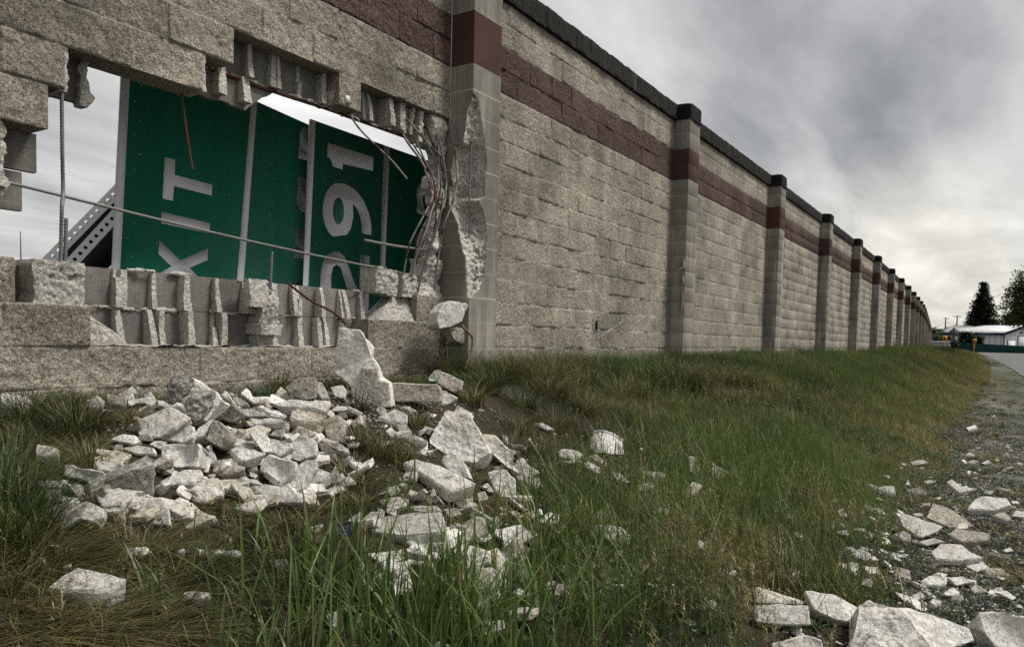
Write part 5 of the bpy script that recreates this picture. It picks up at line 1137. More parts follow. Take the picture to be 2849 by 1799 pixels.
# tussocks the photograph shows among the rubble
TS = [('D', 175, 1010, .17, .24, 420, .35), ('D', 60, 985, .15, .22, 300, .3), ('D', 20, 1240, .22, .30, 700, .12), ('D', 5, 1170, .16, .28, 420, .2), ('D', 205, 1085, .12, .14, 240, .6), ('D', 310, 1000, .07, .12, 120, .8),
      ('D', 900, 1075, .11, .18, 340, .2), ('D', 945, 1095, .09, .16, 220, .3), ('D', 1112, 950, .11, .2, 300, .35), ('D', 835, 1050, .09, .16, 240, .2), ('D', 830, 1135, .12, .14, 260, .2), ('D', 640, 1225, .16, .14, 360, .15), ('D', 560, 1260, .14, .12, 260, .3),
      ('D', 980, 1000, .1, .16, 220, .15), ('D', 60, 900, .1, .22, 200, .55), ('D', 160, 900, .06, .18, 120, .3), ('D', 850, 1190, .16, .14, 320, .25), ('D', 1180, 900, .16, .34, 480, .12), ('D', 1150, 925, .13, .3, 340, .2), ('D', 1230, 960, .16, .2, 340, .2), ('D', 1300, 930, .18, .24, 360, .25), ('D', 1380, 960, .18, .2, 340, .3), ('D', 1300, 1000, .16, .16, 300, .3), ('D', 1220, 1010, .14, .14, 260, .25), ('D', 700, 1290, .18, .16, 360, .3), ('D', 330, 1290, .16, .13, 300, .55), ('D', 120, 1290, .2, .15, 360, .75), ('D', 60, 1340, .2, .16, 420, .7), ('D', 250, 1450, .2, .13, 380, .7), ('D', 420, 1400, .2, .14, 380, .5), ('D', 470, 1335, .12, .10, 240, .4), ('D', 560, 1335, .12, .11, 260, .25), ('D', 30, 1490, .2, .12, 420, .75), ('D', 140, 1500, .2, .12, 420, .7), ('D', 270, 1500, .18, .11, 360, .65), ('D', 20, 1400, .18, .13, 360, .7), ('D', 370, 1490, .18, .11, 320, .55), ('D', 190, 1440, .16, .10, 300, .75), ('D', 380, 1330, .10, .09, 160, .5),
      ('D', 1090, 1130, .08, .12, 160, .2), ('D', 1200, 1080, .14, .2, 300, .25), ('D', 500, 1200, .06, .10, 100, .2), ('D', 700, 1180, .08, .10, 120, .15)]
for z, a, b, r, h_, m, d_ in TS:
    q = hit(z, a, b); tussocks([q[0]], [q[1]], [r], [h_], [m], [d_])
grass1 = gb.out('turf_grass')
# tall bright blades in the foreground
gb = GB()
def fg(n, cx0, cy0, sx_, sy_, h0, h1, w0, w1, dry, bright, lean=.13, seg=4, dr=.22):
    x, y = G.normal(cx0, sx_, n), G.normal(cy0, sy_, n); ok = (y < wall_y(x)-.1) & free(x, y, .55) & (G.random(n) < 1-.97*heapm(x, y)) & (y > ey(x)-.1); x, y = x[ok], y[ok]; m = len(x)
    gb.add(blades(P3(x, y), G.uniform(h0, h1, m)*hfac(x, y, .8, 2.0), G.normal(0, lean, m)+.02, G.uniform(0, 6.3, m), G.uniform(w0, w1, m), np.abs(G.normal(0, dr, m)), pal(x, y, np.full(m, dry), bright=bright), seg))
q = hit('D', 1010, 1480); fg(820, q[0], q[1], .30, .20, .18, .44, .006, .0125, .04, .6)
q = hit('D', 1150, 1350); fg(620, q[0], q[1], .28, .18, .16, .40, .005, .0105, .04, .6)
q = hit('D', 800, 1470); fg(170, q[0], q[1], .2, .16, .12, .30, .005, .010, .03, .1)
q = hit('D', 400, 1480); fg(36, q[0], q[1], .22, .12, .10, .24, .006, .010, .05, .0)
q = hit('D', 1400, 1330); fg(1100, q[0], q[1], .35, .25, .18, .40, .004, .009, .06, .5)
q = hit('D', 1650, 1180); fg(2200, q[0], q[1], .6, .4, .16, .38, .0025, .006, .05, .48)
q = hit('D', 1850, 1120); fg(6000, q[0]+.4, q[1], .9, .4, .14, .36, .002, .0048, .08, .55)
q = hit('D', 1900, 1350); fg(700, q[0], q[1], .3, .2, .14, .32, .003, .006, .35, .1)
q = hit('D', 1940, 1420); fg(260, q[0], q[1], .10, .10, .22, .36, .004, .007, .25, .25)
q = hit('D', 1880, 1190); fg(60, q[0], q[1], .06, .06, .2, .36, .005, .009, .0, -.1)
tall = gb.out('tall_grass')
# flowering dry stems with loose heads
gb = GB()
def panicles(n, x, y, h0, h1, dry):
    m = len(x); b = P3(x, y); h_ = G.uniform(h0, h1, m)*hfac(x, y, .5, 2.0); az = G.uniform(0, 6.3, m); ln = G.normal(.03, .05, m)
    c = pal(x, y, np.full(m, dry), bright=.1)
    gb.add(blades(b, h_, ln, az, .0016, 0, c, 3))
    k = 16; s = G.uniform(.62, 1.02, (m, k)); bb = b[:, None]+np.array([0, 0, 1])*(h_[:, None]*s)[..., None]+(np.stack([np.cos(az), np.sin(az), 0*az], -1)[:, None])*(ln[:, None]*s**1.7)[..., None]
    col = np.repeat((c*.9+np.array([.03, .026, .014]))[:, None], k, 1).reshape(-1, 3)*(.6+.8*G.random((m*k, 1)))
    gb.add(blades(bb.reshape(-1, 3), G.uniform(.004, .022, m*k), G.uniform(.008, .034, m*k), G.uniform(0, 6.3, m*k), G.uniform(.002, .0042, m*k), .2, col, 2))
def pz(n, z, a, b, sx_, sy_, h0, h1, dry):
    q = hit(z, a, b); x, y = G.normal(q[0], sx_, n), G.normal(q[1], sy_, n); ok = (y > ey(x)-.1) & (y < wall_y(x)-.1) & free(x, y, .6); panicles(0, x[ok], y[ok], h0, h1, dry)
pz(300, 'D', 1550, 1440, .38, .24, .14, .30, .5); pz(300, 'D', 1750, 1430, .3, .2, .14, .30, .7); pz(420, 'D', 1480, 1220, .5, .3, .12, .28, .3); pz(300, 'D', 2000, 1230, .4, .25, .12, .26, .7); pz(420, 'D', 1750, 1180, .7, .35, .14, .3, .25)
pz(200, 'D', 1320, 1180, .3, .25, .10, .24, .4); pz(500, 'D', 1700, 960, 1.4, .6, .18, .36, .35); pz(90, 'D', 300, 1400, .4, .2, .1, .2, .9); pz(260, 'D', 1300, 1470, .3, .2, .12, .26, .3)
stems = gb.out('flowering_grass')
# the verge further on
gb = GB()
x, y = scatter(100000, 9, 30, ey, wy_, 1.25, dens=lambda x, y: 1+0*x)
n = len(x); e = np.clip((y-ey(x))/np.maximum(wall_y(x)-ey(x), .5), 0, 1)
pt = .5+.5*fbm(np.stack([x*.55, y*.8, x*0], -1), 71, 3)
gb.add(blades(P3(x, y), G.uniform(.16, .34, n)*(.35+.75*np.clip(e*2.2, 0, 1))*(.7+.6*pt), G.uniform(.02, .16, n), G.uniform(0, 6.3, n), G.uniform(.003, .007, n), G.uniform(0, .35, n), pal(x, y, np.clip(.62-1.1*e, .08, 1)+.15*(x > 18)*(e < .5), bright=.12), 3))
x, y = scatter(85000, 30, 135, lambda x: edge_y(x)-.1, wy_, 1.5, dens=lambda x, y: 1+0*x)
n = len(x); e = np.clip((y-edge_y(x))/3, 0, 1)
gb.add(blades(P3(x, y), G.uniform(.25, .55, n)*(.4+.6*np.clip(e*2.5, 0, 1)), G.uniform(.03, .2, n), G.uniform(0, 6.3, n), G.uniform(.009, .02, n), G.uniform(0, .3, n), pal(x, y, np.clip(.7-.6*e, .2, 1), bright=.1), 2))
verge = gb.out('verge_grass')
# low weeds on the gravel
gb = GB()
x, y = scatter(420, 5, 38, -1.2, lambda x: ey(x), 1.4, dens=lambda x, y: .25+.75*np.clip(1+y, 0, 1)); n = len(x)
tussocks(x, y, G.uniform(.05, .16, n), G.uniform(.05, .14, n), (G.uniform(30, 80, n)).astype(int), np.clip(G.normal(.4, .25, n), 0, .9), .004)
x, y = scatter(34000, 3.6, 45, -1.4, lambda x: ey(x)+.05, 1.7, dens=lambda x, y: np.clip(1.5*fbm(np.stack([x*1.1, y*2.2, x*0], -1), 33, 3)+.5+.03*x, .04, 1))
n = len(x); c = np.array([.14, .155, .085])*(.5+.9*G.random((n, 1)))
for k in range(4): gb.add(blades(P3(x, y), G.uniform(.008, .035, n), G.uniform(.012, .045, n), G.uniform(0, 6.3, n), G.uniform(.004, .009, n), G.uniform(0, .5, n), c*(.8+.4*G.random((n, 1))), 2))
x, y = scatter(2600, 3.4, 9, -.9, .5, 1.3, dens=lambda x, y: 1+0*x); n = len(x)
for k in range(7): gb.add(blades(P3(x, y), G.uniform(.01, .06, n), G.uniform(.01, .05, n), G.uniform(0, 6.3, n), G.uniform(.002, .005, n), .1, np.array([.035, .055, .022])*(.5+.9*G.random((n, 1))), 2))
x, y = scatter(260, 1.6, 8.5, lambda x: ey(x)+.1, lambda x: wy_(x)-.2, 1.1); n = len(x)
for k in range(9):
    r_ = G.uniform(.6, 1.1, n); gb.add(blades(P3(x, y), G.uniform(.03, .11, n), r_*.085, k/9*6.283+G.normal(0, .3, n), r_*.022, G.uniform(.1, .6, n), np.array([.045, .085, .026])*(.6+.8*G.random((n, 1))), 4))
weeds = gb.out('ground_weeds')

# single plants
def plant(name, label, loc, fn, cat='plant', group=None):
    global gb
    root = tag(empty(name, tuple(loc)), label, cat, group); gb = GB(); fn(np.array(loc, float)); return root
def leafy(root_, name, label, loc, n, rad, h, leaf, cols, stems=7, cat='plant', wl=.5, thin=.004):
    """stems with leaf-sized faces along them"""
    loc = np.array(loc, float); root = tag(empty(name, tuple(loc)), label, cat)
    mb = MB(); g2 = GB(); B, A = [], []
    for i in range(stems):
        an, q = G.uniform(0, 6.3), rad*math.sqrt(G.random()); tip = loc+np.array([q*math.cos(an), q*math.sin(an), h*G.uniform(.6, 1.05)*(1-.45*(q/rad)**2)])
        b = loc+(tip-loc)*np.array([.25, .25, 0])-np.array([0, 0, .02]); P = spline([b, (b+tip)/2+G.normal(0, rad*.08, 3), tip], h/8)
        mb.tube(P, np.linspace(thin, thin*.4, len(P)), 5)
        k = max(3, n//stems); s = G.random(k)**.7; idx = (s*(len(P)-1)).astype(int); B.append(P[idx]+G.normal(0, rad*.13, (k, 3)))
    B = np.concatenate(B); B[:, 2] = np.maximum(B[:, 2], hgt(B[:, 0], B[:, 1])+.01); m = len(B); c = np.array(cols[0])+(np.array(cols[1])-np.array(cols[0]))*G.random((m, 1))
    g2.add(blades(B, G.uniform(-.3, .8, m)*leaf, leaf*G.uniform(.5, 1.2, m), G.uniform(0, 6.3, m), leaf*wl*G.uniform(.7, 1.2, m), G.uniform(0, .4, m), c, 3))
    t_ = mb.out('stem', M['twig'], attr=None); child(t_, root); f_ = g2.out('leaves', kind=None); child(f_, root)
    return root
t = NT('brown_twig'); M['twig'] = t.fin((.055, .036, .02))
t = NT('pale_stalk'); M['stalk'] = t.fin((.34, .25, .13))
t = NT('seed_head'); M['seed'] = t.fin((.40, .36, .28))
for lab, z, a, b, hd in (('pale bare dandelion stalk leaning left over the grass', 'C', (2060, 1330), (1800, 845), .012), ('upright pale dandelion stalk with a dark tip', 'C', (2058, 1230), (2065, 785), .009), ('reddish stalk leaning right with a dark tip in front of the white plastic shell', 'd', (540, 1400), (810, 985), .008), ('upright reddish stalk with a small pale bud in mid grass', 'd', (1045, 1400), (1080, 945), .013)):
    q = hit(z, *a); Zd = (q-CAM)@fwd; p_ = at_z(z, *b, Zd)
    root = tag(empty('dandelion_stalk', tuple(q)), lab, 'plant'); mb = MB(); mb.tube(spline([q-np.array([0, 0, .02]), (q+p_)/2+np.array([.01, 0, .005]), p_], .02), .0032, 6); child(mb.out('stalk', M['stalk'], attr=None), root)
    mb = MB(); mb.tube(np.array([p_-np.array([0, 0, hd]), p_-np.array([0, 0, hd*.5]), p_, p_+np.array([0, 0, hd*.5])]), [hd*.35, hd*.8, hd*.8, hd*.3], 8); child(mb.out('seed_head', M['seed'], attr=None), root)
GRN = ((.018, .04, .010), (.05, .10, .025)); DKG = ((.006, .014, .005), (.022, .045, .012))
q = hit('A', 1590, 345); leafy(None, 'broadleaf_weed', 'broad-leaved dark weed growing against the wall foot above the heap', q, 14, .05, .14, .09, GRN, 5, wl=.35)
q = hit('B', 1900, 560); leafy(None, 'broadleaf_weed', 'dark spiky weed growing out of the rubble beside the fallen beam', q, 16, .08, .14, .10, DKG, 6, wl=.18)
q = hit('D', 1880, 835); leafy(None, 'leafy_shrub', 'dark green rounded shrub at the foot of the wall by the fourth pilaster', q, 1500, .62, .62, .075, DKG, 26)
for (a, b), lab in (((2012, 838), 'leafless reddish bramble against the fourth pilaster, right of the shrub'), ((1925, 828), 'thin reddish bramble rising behind the rounded shrub')):
    q = hit('D', a, b); q[1] = min(q[1], wall_y(q[0])-.3); q[2] = float(hgt(q[0], q[1])); leafy(None, 'bramble_bush', lab, q, 160, .75, 1.0, .05, ((.05, .025, .016), (.10, .055, .035)), 26, thin=.006)
for a, b, lab in ((1742, 842, 'dead brown stalk leaning on the second wall panel'), (1712, 850, 'thin dead twig rising from the grass beside the second pilaster')):
    q = hit('D', a, b); q[1] = min(q[1], wall_y(q[0])-.12); q[2] = float(hgt(q[0], q[1])); leafy(None, 'dead_stalk', lab, q, 22, .16, .85, .03, ((.06, .035, .02), (.12, .08, .045)), 4, thin=.005)
q = hit('D', 1600, 905); root = tag(empty('straw_tuft', tuple(q)), 'sprawling tuft of long straw stems in front of the second pilaster', 'plant'); g2 = GB(); m = 260
az = G.normal(-.55, .9, m); g2.add(blades(q+G.normal(0, .10, (m, 3))*np.array([1, 1, 0]), G.uniform(.12, .42, m), G.uniform(.2, .62, m), az, .004, G.uniform(.1, .5, m), np.array([.17, .135, .075])*(.5+.8*G.random((m, 1))), 4)); child(g2.out('straw_stems', kind=None), root)
q = hit('D', 1900, 985); leafy(None, 'seeding_weed', 'pale branching weed with a white seed ball in the verge', q, 90, .16, .36, .02, ((.10, .10, .06), (.22, .21, .15)), 14, thin=.0025)
q = hit('D', 2330, 860); leafy(None, 'low_weed', 'dark low weed patch at the rim of grass and gravel beyond the cup', q, 900, .9, .38, .07, DKG, 30)
q = hit('D', 2290, 905); leafy(None, 'low_weed', 'dark low weed clump spilling on the gravel, nearer than the other one', q, 500, .6, .22, .05, DKG, 26)
q = hit('D', 2222, 838); g2 = GB(); root = tag(empty('rush_clump', tuple(q)), 'dark upright rushes standing before the diamond sign', 'plant'); m = 240
g2.add(blades(q+G.normal(0, .35, (m, 3))*np.array([1, 1, 0]), G.uniform(.5, .95, m), G.uniform(0, .15, m), G.uniform(0, 6.3, m), .012, .05, np.array([.012, .018, .008])*(.6+.8*G.random((m, 1))), 3)); child(g2.out('rush_stems', kind=None), root)
for zz, a, b, Y_, r_, h_, lab in (('L', 1960, 700, 6.2, .42, .62, 'green weed clump behind the wall, between lower post and EXIT sign'), ('L', 1400, 650, 6.6, .3, .55, 'weed tips showing between the two steel posts behind the wall'), ('L', 900, 620, 6.8, .25, .5, 'faint weed tips behind the wall left of the posts')):
    q = on_y(zz, a, b, Y_); top = q[2]+.05+(.16 if a > 1900 else .06); q[2] = float(hgt(q[0], q[1])); leafy(None, 'yard_weed', lab, q, 900, r_, top-q[2], .05, ((.02, .045, .012), (.07, .12, .03)), 26)
# ------------------------------------------------------------------ beyond the bend
def paint(name, col, rough=.6, var=.1, sc=3):
    t = NT(name); n = t.noise(t.pos(), sc, 4, .6); return t.fin(t.mix(n, tuple(c*(1-var) for c in col), tuple(c*(1+var) for c in col)), None, rough)
M['siding'] = None
t = NT('white_ribbed_siding'); p = t.obj(); wv = t.n('ShaderNodeTexWave', wave_type='BANDS', bands_direction='X', i={'Vector': p, 'Scale': 1.0}).outputs['Fac']
M['siding'] = t.fin(t.mix(t.ramp(wv, (.0, 0), (.25, 1)), (.36, .37, .38), (.62, .62, .63)), t.bump(wv, .5, .04), .5)
M['roof'] = paint('pale_metal_roof', (.66, .67, .68), .4); M['blue'] = paint('blue_trim', (.025, .06, .13)); M['shade'] = paint('dark_opening', (.03, .03, .035)); M['door'] = paint('white_roll_door', (.7, .7, .7))
M['net'] = paint('dark_green_windscreen', (.008, .045, .038), .8, .25, 1.2); M['post'] = paint('dark_post', (.012, .012, .012)); M['backalu'] = paint('sign_back', (.13, .135, .14), .5); M['amber'] = paint('amber_sign', (.48, .19, .03), .5); M['black'] = paint('black_marking', (.008, .008, .008)); M['yel'] = paint('yellow_post', (.45, .28, .03)); M['jersey'] = paint('white_block_barrier', (.55, .56, .57), .9, .3, 1.5); M['wood'] = paint('grey_pole_wood', (.06, .05, .045))
HR = np.array([math.sin(YAW), -math.cos(YAW), 0]); HF = FH
def ground_at(P): return float(hgt(P[0], P[1]))
# metal building
Zc = 140.0
E0 = at_z('R', 1010, 1172, Zc); E1 = at_z('R', 195, 1166, Zc*1.06); E2 = at_z('R', 1450, 1172, Zc*1.03)
for e in (E1, E2): e[2] = E0[2]
gz = .6; ridge_h = at_z('R', 1222, 1086, Zc*1.015)[2]
rootb = tag(empty('metal_building', (E0[0], E0[1], gz)), 'long white metal building with blue trim and a shallow pale roof', 'building')
a = E1-E0; b = E2-E0
def bpart(nm, V, Fc, mat, par=rootb, dist=None):
    o = build(nm, np.array(V), [np.array(Fc)] if len({len(f) for f in Fc}) == 1 else [np.array([f]) for f in Fc], mat); child(o, rootb) if par is rootb else None
    return o
def lo(P, z=gz): q = np.array(P, float).copy(); q[2] = z; return q
far = E0+a+b; mid = E0+b*.5; midf = mid+a; rz = lambda P: np.array([P[0], P[1], ridge_h])
bpart('wall', [lo(E0), lo(E1), E1, E0], [(0, 1, 2, 3)], M['siding']); bpart('wall', [lo(E0), lo(E2), E2, rz(mid), E0], [(0, 1, 2, 3, 4)], M['siding']); bpart('wall', [lo(far), lo(E1), E1, rz(midf), far], [(0, 1, 2, 3, 4)], M['siding']); bpart('wall', [lo(E2), lo(far), far, E2], [(0, 1, 2, 3)], M['siding'])
ov = -b/np.linalg.norm(b)*.5; oa = -a/np.linalg.norm(a)*.4; dn = np.array([0, 0, -.12]); up = np.array([0, 0, .12])
mb = MB(); R0, R1 = rz(mid)+oa+up, rz(midf)-oa+up
mb.prism([E0+ov+oa+dn+up, E1+ov-oa+dn+up, R1, R0], (0, 0, .12)); mb.prism([R0, R1, E1+b-ov-oa+dn+up, E2-ov+oa+dn+up], (0, 0, .12)); child(mb.out('roof', M['roof'], attr=None), rootb)
mb = MB(); mb.prism([E0+ov+oa, E1+ov-oa, E1+ov-oa+dn*3, E0+ov+oa+dn*3], oa*.2); mb.prism([E0+ov+oa*1.1, R0+oa*.1, R0+oa*.1-up*3.2, E0+ov+oa*1.1-up*3.2], -ov*.1); mb.prism([R0+oa*.1, E2-ov+oa*1.1, E2-ov+oa*1.1-up*3.2, R0+oa*.1-up*3.2], ov*.1); child(mb.out('blue_fascia', M['blue'], attr=None), rootb)
out2 = -a/np.linalg.norm(a); out1 = -b/np.linalg.norm(b)
mb = MB(); mb.prism([lo(E0)+out2*.05+out1*.05, E0+out2*.05+out1*.05, E0+out2*.05+b*.03, lo(E0)+out2*.05+b*.03], out1*.04); child(mb.out('corner_trim', M['blue'], attr=None), rootb)
def gdoor(t0, t1, z0, z1, mat, nm):
    q = [E0+b*t0, E0+b*t1, E0+b*t1, E0+b*t0]; q = [np.array([p_[0], p_[1], zz]) for p_, zz in zip(q, (z0, z0, z1, z1))]
    mb = MB(); fr_ = b/np.linalg.norm(b)*.15; mb.prism([q[0]-fr_, q[1]+fr_, q[2]+fr_+up, q[3]-fr_+up], out2*.05); f_ = mb.out(nm, M['blue'] if mat == 'door' else M['shade'], attr=None); child(f_, rootb)
    mb = MB(); mb.prism([p_+out2*.06 for p_ in q], out2*.04); child(mb.out('door_leaf', M[mat], attr=None), rootb)
gdoor(.13, .34, gz, gz+2.3, 'door', 'door_frame'); gdoor(.43, .95, gz, gz+3.1, 'door', 'door_frame')
mb = MB(); q = rz(mid)*1.0; q[2] -= 1.1; mb.tube(np.array([q+out2*.05, q+out2*.3]), [.14, .2], 8); child(mb.out('gable_lamp', M['shade'], attr=None), rootb)
# green screen fence along the far side of the road
top = [('R', 318, 1292), ('R', 500, 1300), ('R', 700, 1312), ('R', 900, 1322), ('R', 1100, 1333), ('R', 1279, 1343)]; zs_ = np.linspace(128, 118, 6)
T = [at_z(*p_, zz) for p_, zz in zip(top, zs_)]; d = T[-1]-T[-2]; T += [T[-1]+d*k for k in range(1, 5)]
rootf = tag(empty('screen_fence', (T[3][0], T[3][1], .6)), 'low dark green fabric screen fence along the far road edge', 'fence')
mb = MB(); Pn = spline(T, .8); nrm2 = -HF
g = np.stack([Pn*np.array([1, 1, 0])+np.array([0, 0, 1])*(hgt(Pn[:, 0], Pn[:, 1])[:, None]*(1-s)+Pn[:, 2:]*s)+HF*(.06*fbm(np.stack([Pn[:, 0]*.8, Pn[:, 1]*.8, Pn[:, 0]*0+s*3], -1), 4, 3))[:, None] for s in np.linspace(0, 1, 6)], 0)
mb.grid(g); mb.grid(g+HF*.03, flip=True); child(mb.out('fabric', M['net'], attr=None), rootf)
for k in range(0, len(Pn), 4):
    mb = MB(); q = Pn[k]; mb.tube(np.array([[q[0], q[1], ground_at(q)-.2], q+np.array([0, 0, .06])])+HF*.12, .04, 6); child(mb.out('post', M['post'], attr=None), rootf)
# white block barrier
A0, A1 = at_z('R', 60, 1272, 104), at_z('R', 305, 1274, 100); rootj = tag(empty('block_barrier', (A0[0], A0[1], ground_at(A0))), 'low white block barrier between wall end and green fence', 'wall', kind='thing')
mb = MB(); A1[2] = A0[2]; k = 14
for i in range(k):
    for j in range(4):
        p0, p1 = A0+(A1-A0)*((i+(.5 if j % 2 else 0))/k), A0+(A1-A0)*((i+.96+(.5 if j % 2 else 0))/k); z0 = A0[2]-(j+1)*.42; pr = fbm(np.array([[i*3.1, j*2.3, 0]]), 3, 1)[0]*.06
        mb.prism([p0*[1, 1, 0]+[0, 0, z0], p1*[1, 1, 0]+[0, 0, z0], p1*[1, 1, 0]+[0, 0, z0+.4], p0*[1, 1, 0]+[0, 0, z0+.4]], HF*.4-HF*pr)
child(mb.out('blocks', M['jersey'], attr=None), rootj)
# signs by the road
def roadsign(name, label, z, post, plates, Zd, mat_post, cat='road sign', pw=.05):
    t_, b_ = at_z(z, *post[0], Zd), at_z(z, *post[1], Zd); b_[:2] = t_[:2]; b_[2] = min(b_[2], ground_at(t_))-.1
    root = tag(empty(name, (t_[0], t_[1], ground_at(t_))), label, cat)
    mb = MB(); mb.prism([b_-HR*pw, b_+HR*pw, t_+HR*pw, t_-HR*pw], HF*pw); child(mb.out('post', M[mat_post], attr=None), root)
    for nm, poly, mat, off in plates:
        mb = MB(); P = [at_z(z, x, y, Zd)-HF*off for x, y in poly]; mb.prism(P, HF*.02); child(mb.out(nm, M[mat], attr=None), root)
    return root
roadsign('diamond_sign', 'grey back of a diamond road sign with a plate below it on a dark post', 'R', ((362, 1100), (362, 1395)), [('sign_plate', [(288, 1152), (362, 1215), (438, 1152), (362, 1095)], 'backalu', -.07), ('lower_plate', [(318, 1300), (410, 1300), (410, 1225), (318, 1225)], 'backalu', -.07)], 73, 'post', pw=.07)
for lab, cx_, cy_, w_, h_, Zd, yb in (('amber chevron sign with a black arrowhead on a post before the white barrier', 230, 1240, 33, 32, 93, 1380), ('amber chevron sign with a black arrowhead before the green screen fence', 625, 1273, 25, 28, 112, 1408)):
    s1, s2 = w_/33, h_/32; ch = [(cx_-20*s1, cy_-24*s2), (cx_-2*s1, cy_-24*s2), (cx_+20*s1, cy_), (cx_-2*s1, cy_+24*s2), (cx_-20*s1, cy_+24*s2), (cx_+0*s1, cy_)]
    P = [(cx_-w_, cy_+h_), (cx_+w_, cy_+h_), (cx_+w_, cy_-h_), (cx_-w_, cy_-h_)]
    roadsign('chevron_sign', lab, 'R', ((cx_, cy_), (cx_, yb)), [('sign_plate', P, 'amber', .04), ('arrow_marking', [ch[0], ch[5], ch[2], ch[1]], 'black', .065), ('arrow_marking', [ch[5], ch[4], ch[3], ch[2]], 'black', .065)], Zd, 'yel', pw=.05)
# utility poles
for lab, (x0, y0, y1), arm, Zd in (('grey utility pole with one crossarm, nearest the wall end', (245, 965, 1140), (208, 290, 975), 175), ('taller utility pole with a thin crossarm beside the conifer', (397, 940, 1095), (340, 460, 950), 165)):
    t_ = at_z('R', x0, y0, Zd); b_ = t_.copy(); b_[2] = .6; root = tag(empty('utility_pole', tuple(b_)), lab, 'utility pole')
    mb = MB(); mb.tube(np.array([b_, (b_+t_)/2, t_]), [.17, .15, .11], 8); child(mb.out('pole', M['wood'], attr=None), root)
    mb = MB(); mb.tube(np.array([at_z('R', arm[0], arm[2], Zd), at_z('R', arm[1], arm[2]+3, Zd)]), .08, 6); child(mb.out('crossarm', M['wood'], attr=None), root)
# trees
def leaves(cent, n_each, spread, leaf, c0, c1, hang=.3):
    k = len(cent); P = np.repeat(cent, n_each, 0)+G.normal(0, 1, (k*n_each, 3))*np.asarray(spread); m = len(P)
    c = np.array(c0)+(np.array(c1)-np.array(c0))*G.random((m, 1))
    return blades(P, G.normal(-hang*.3, .45, m)*leaf, leaf*G.uniform(.4, 1.2, m), G.uniform(0, 6.3, m), leaf*G.uniform(.4, .75, m), G.uniform(0, .3, m), c, 2)
M['bark'] = paint('bark', (.035, .028, .02), .9, .3, 8)
def conifer(name, label, base, h, rad, layers, dens, c0, c1, leaf, fl=.06):
    base = np.array(base, float); root = tag(empty(name, tuple(base)), label, 'tree'); mb = MB(); mb.tube(np.array([base, base+[0, 0, h*.5], base+[.0, 0, h*.98]]), [h*.025, h*.015, h*.003], 8); g2 = GB()
    cents = []
    for i in range(layers):
        s = (i+.5)/layers; z = h*(fl+(1-fl)*s); r = rad*(1-s)**.82*G.uniform(.8, 1.12)
        nb = max(4, int(13*(1-s)+4)); off = G.uniform(0, 6.3)
        for j in range(nb):
            an = off+j/nb*6.283+G.normal(0, .15); L_ = r*G.uniform(.62, 1.12); u = np.linspace(.15, 1, max(3, int(L_/rad*dens)))
            pt = base+np.stack([L_*u*math.cos(an), L_*u*math.sin(an), z+L_*(.06*u-.22*u**2)+G.normal(0, h*.006)], -1); cents.append(pt)
            if i % 2 == 0 and L_ > .3: mb.tube(np.stack([base+[0, 0, z], pt[len(pt)//2], pt[-1]]), [h*.005, h*.003, h*.001], 4)
    cents = np.concatenate(cents); g2.add(leaves(cents, 11, (h*.019, h*.019, h*.012), leaf, c0, c1, .8))
    child(mb.out('trunk', M['bark'], attr=None), root); child(g2.out('crown', kind=None), root); return root
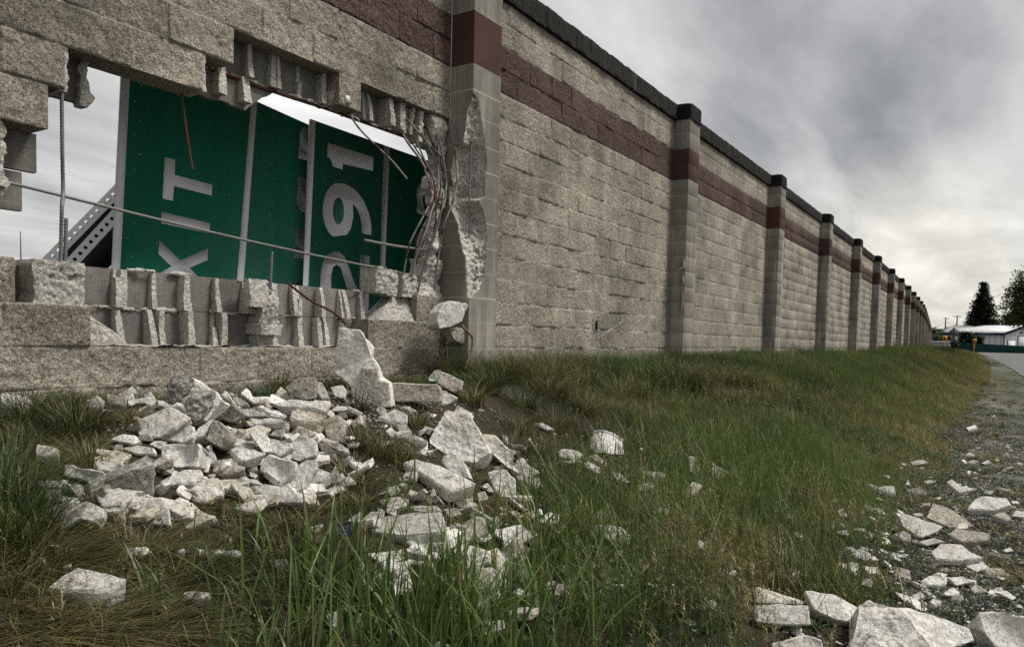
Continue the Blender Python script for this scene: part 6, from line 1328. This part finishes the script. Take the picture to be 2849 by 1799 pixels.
def deciduous(name, label, base, h, rad, c0, c1, leaf, clumps=150, each=60, squash=.8, low=.28, cat='tree', trunk=True):
    base = np.array(base, float); root = tag(empty(name, tuple(base)), label, cat); mb = MB(); g2 = GB(); mb.tube(np.array([base-[0, 0, .1], base+[h*.01, 0, h*.3], base+[0, 0, h*.62]]), [h*.03, h*.022, h*.008], 8)
    cc_ = base+np.array([0, 0, h*(1+low)/2]); cents = []
    for i in range(clumps):
        v = G.normal(0, 1, 3); v /= np.linalg.norm(v); q = cc_+v*np.array([rad, rad, h*(1-low)/2])*G.random()**.42*(.78+.35*vn(np.array([v*1.7]), int(h*10))[0]); cents.append(q)
        if i % 3 == 0:
            st = base+np.array([0, 0, h*G.uniform(.2, .55)]); mb.tube(spline([st, (st+q)/2+np.array([0, 0, h*.04]), q], h*.06), h*.0045, 4)
    g2.add(leaves(np.array(cents), each, (rad*.115, rad*.115, rad*.075), leaf, c0, c1)); child(mb.out('trunk', M['bark'], attr=None), root); child(g2.out('crown', kind=None), root); return root
def base_at(z, x, y, Zd): q = at_z(z, x, y, Zd); q[2] = .6; return q
BK = ((.003, .006, .003), (.018, .027, .013)); OL = ((.02, .036, .011), (.11, .145, .045)); MG = ((.018, .035, .010), (.05, .085, .025))
q = base_at('R', 715, 1200, 150); tz = at_z('R', 735, 505, 150)[2]; conifer('conifer_tree', 'dark tall conifer standing behind the white building', q, tz-.6, 5.3, 30, 14, *BK, .62, .03)
q = base_at('R', 1180, 1200, 165); tz = at_z('R', 1180, 690, 165)[2]; conifer('conifer_tree', 'dark conifer behind the large broadleaf tree at the right edge', q, tz-.6, 5.2, 26, 12, *BK, .65, .03)
q = base_at('R', 1330, 1200, 128); tz = at_z('R', 1230, 190, 128)[2]; deciduous('broadleaf_tree', 'large loose broadleaf tree cut by the right edge', q, tz-.6, 5.0, *OL, .42, 200, 60, low=.2)
q = base_at('R', 1290, 1200, 150); deciduous('broadleaf_tree', 'dense low tree under the large broadleaf tree behind the building', q, 6.5, 3.6, *OL, .4, 90, 60, low=.1)
q = base_at('R', 560, 1300, 133); tz = at_z('R', 545, 1110, 133)[2]; deciduous('leafy_bush', 'dark bush in front of the white building by the chevron sign', q, tz-.5, 2.5, *((.004, .010, .004), (.016, .032, .011)), .35, 60, 90, low=.0, cat='bush')
for x, y, w_, Zd, lab in ((110, 1065, 2.6, 150, 'round green tree at the end of the wall'), (30, 1110, 2.4, 155, 'low green tree half hidden by the end of the wall'), (220, 1045, 3.0, 190, 'pale loose tree behind the nearer utility pole'), (330, 1045, 3.4, 200, 'green tree between the two utility poles'), (150, 1160, 3.0, 140, 'dark round bush left of the amber chevron sign'), (285, 1200, 1.7, 120, 'small dark bush beside the diamond sign')):
    q = base_at('R', x, 1200, Zd); tz = at_z('R', x, y, Zd)[2]; deciduous('broadleaf_tree', lab, q, max(2.5, tz-.6), w_, *MG, .42, 70, 50, low=.05)
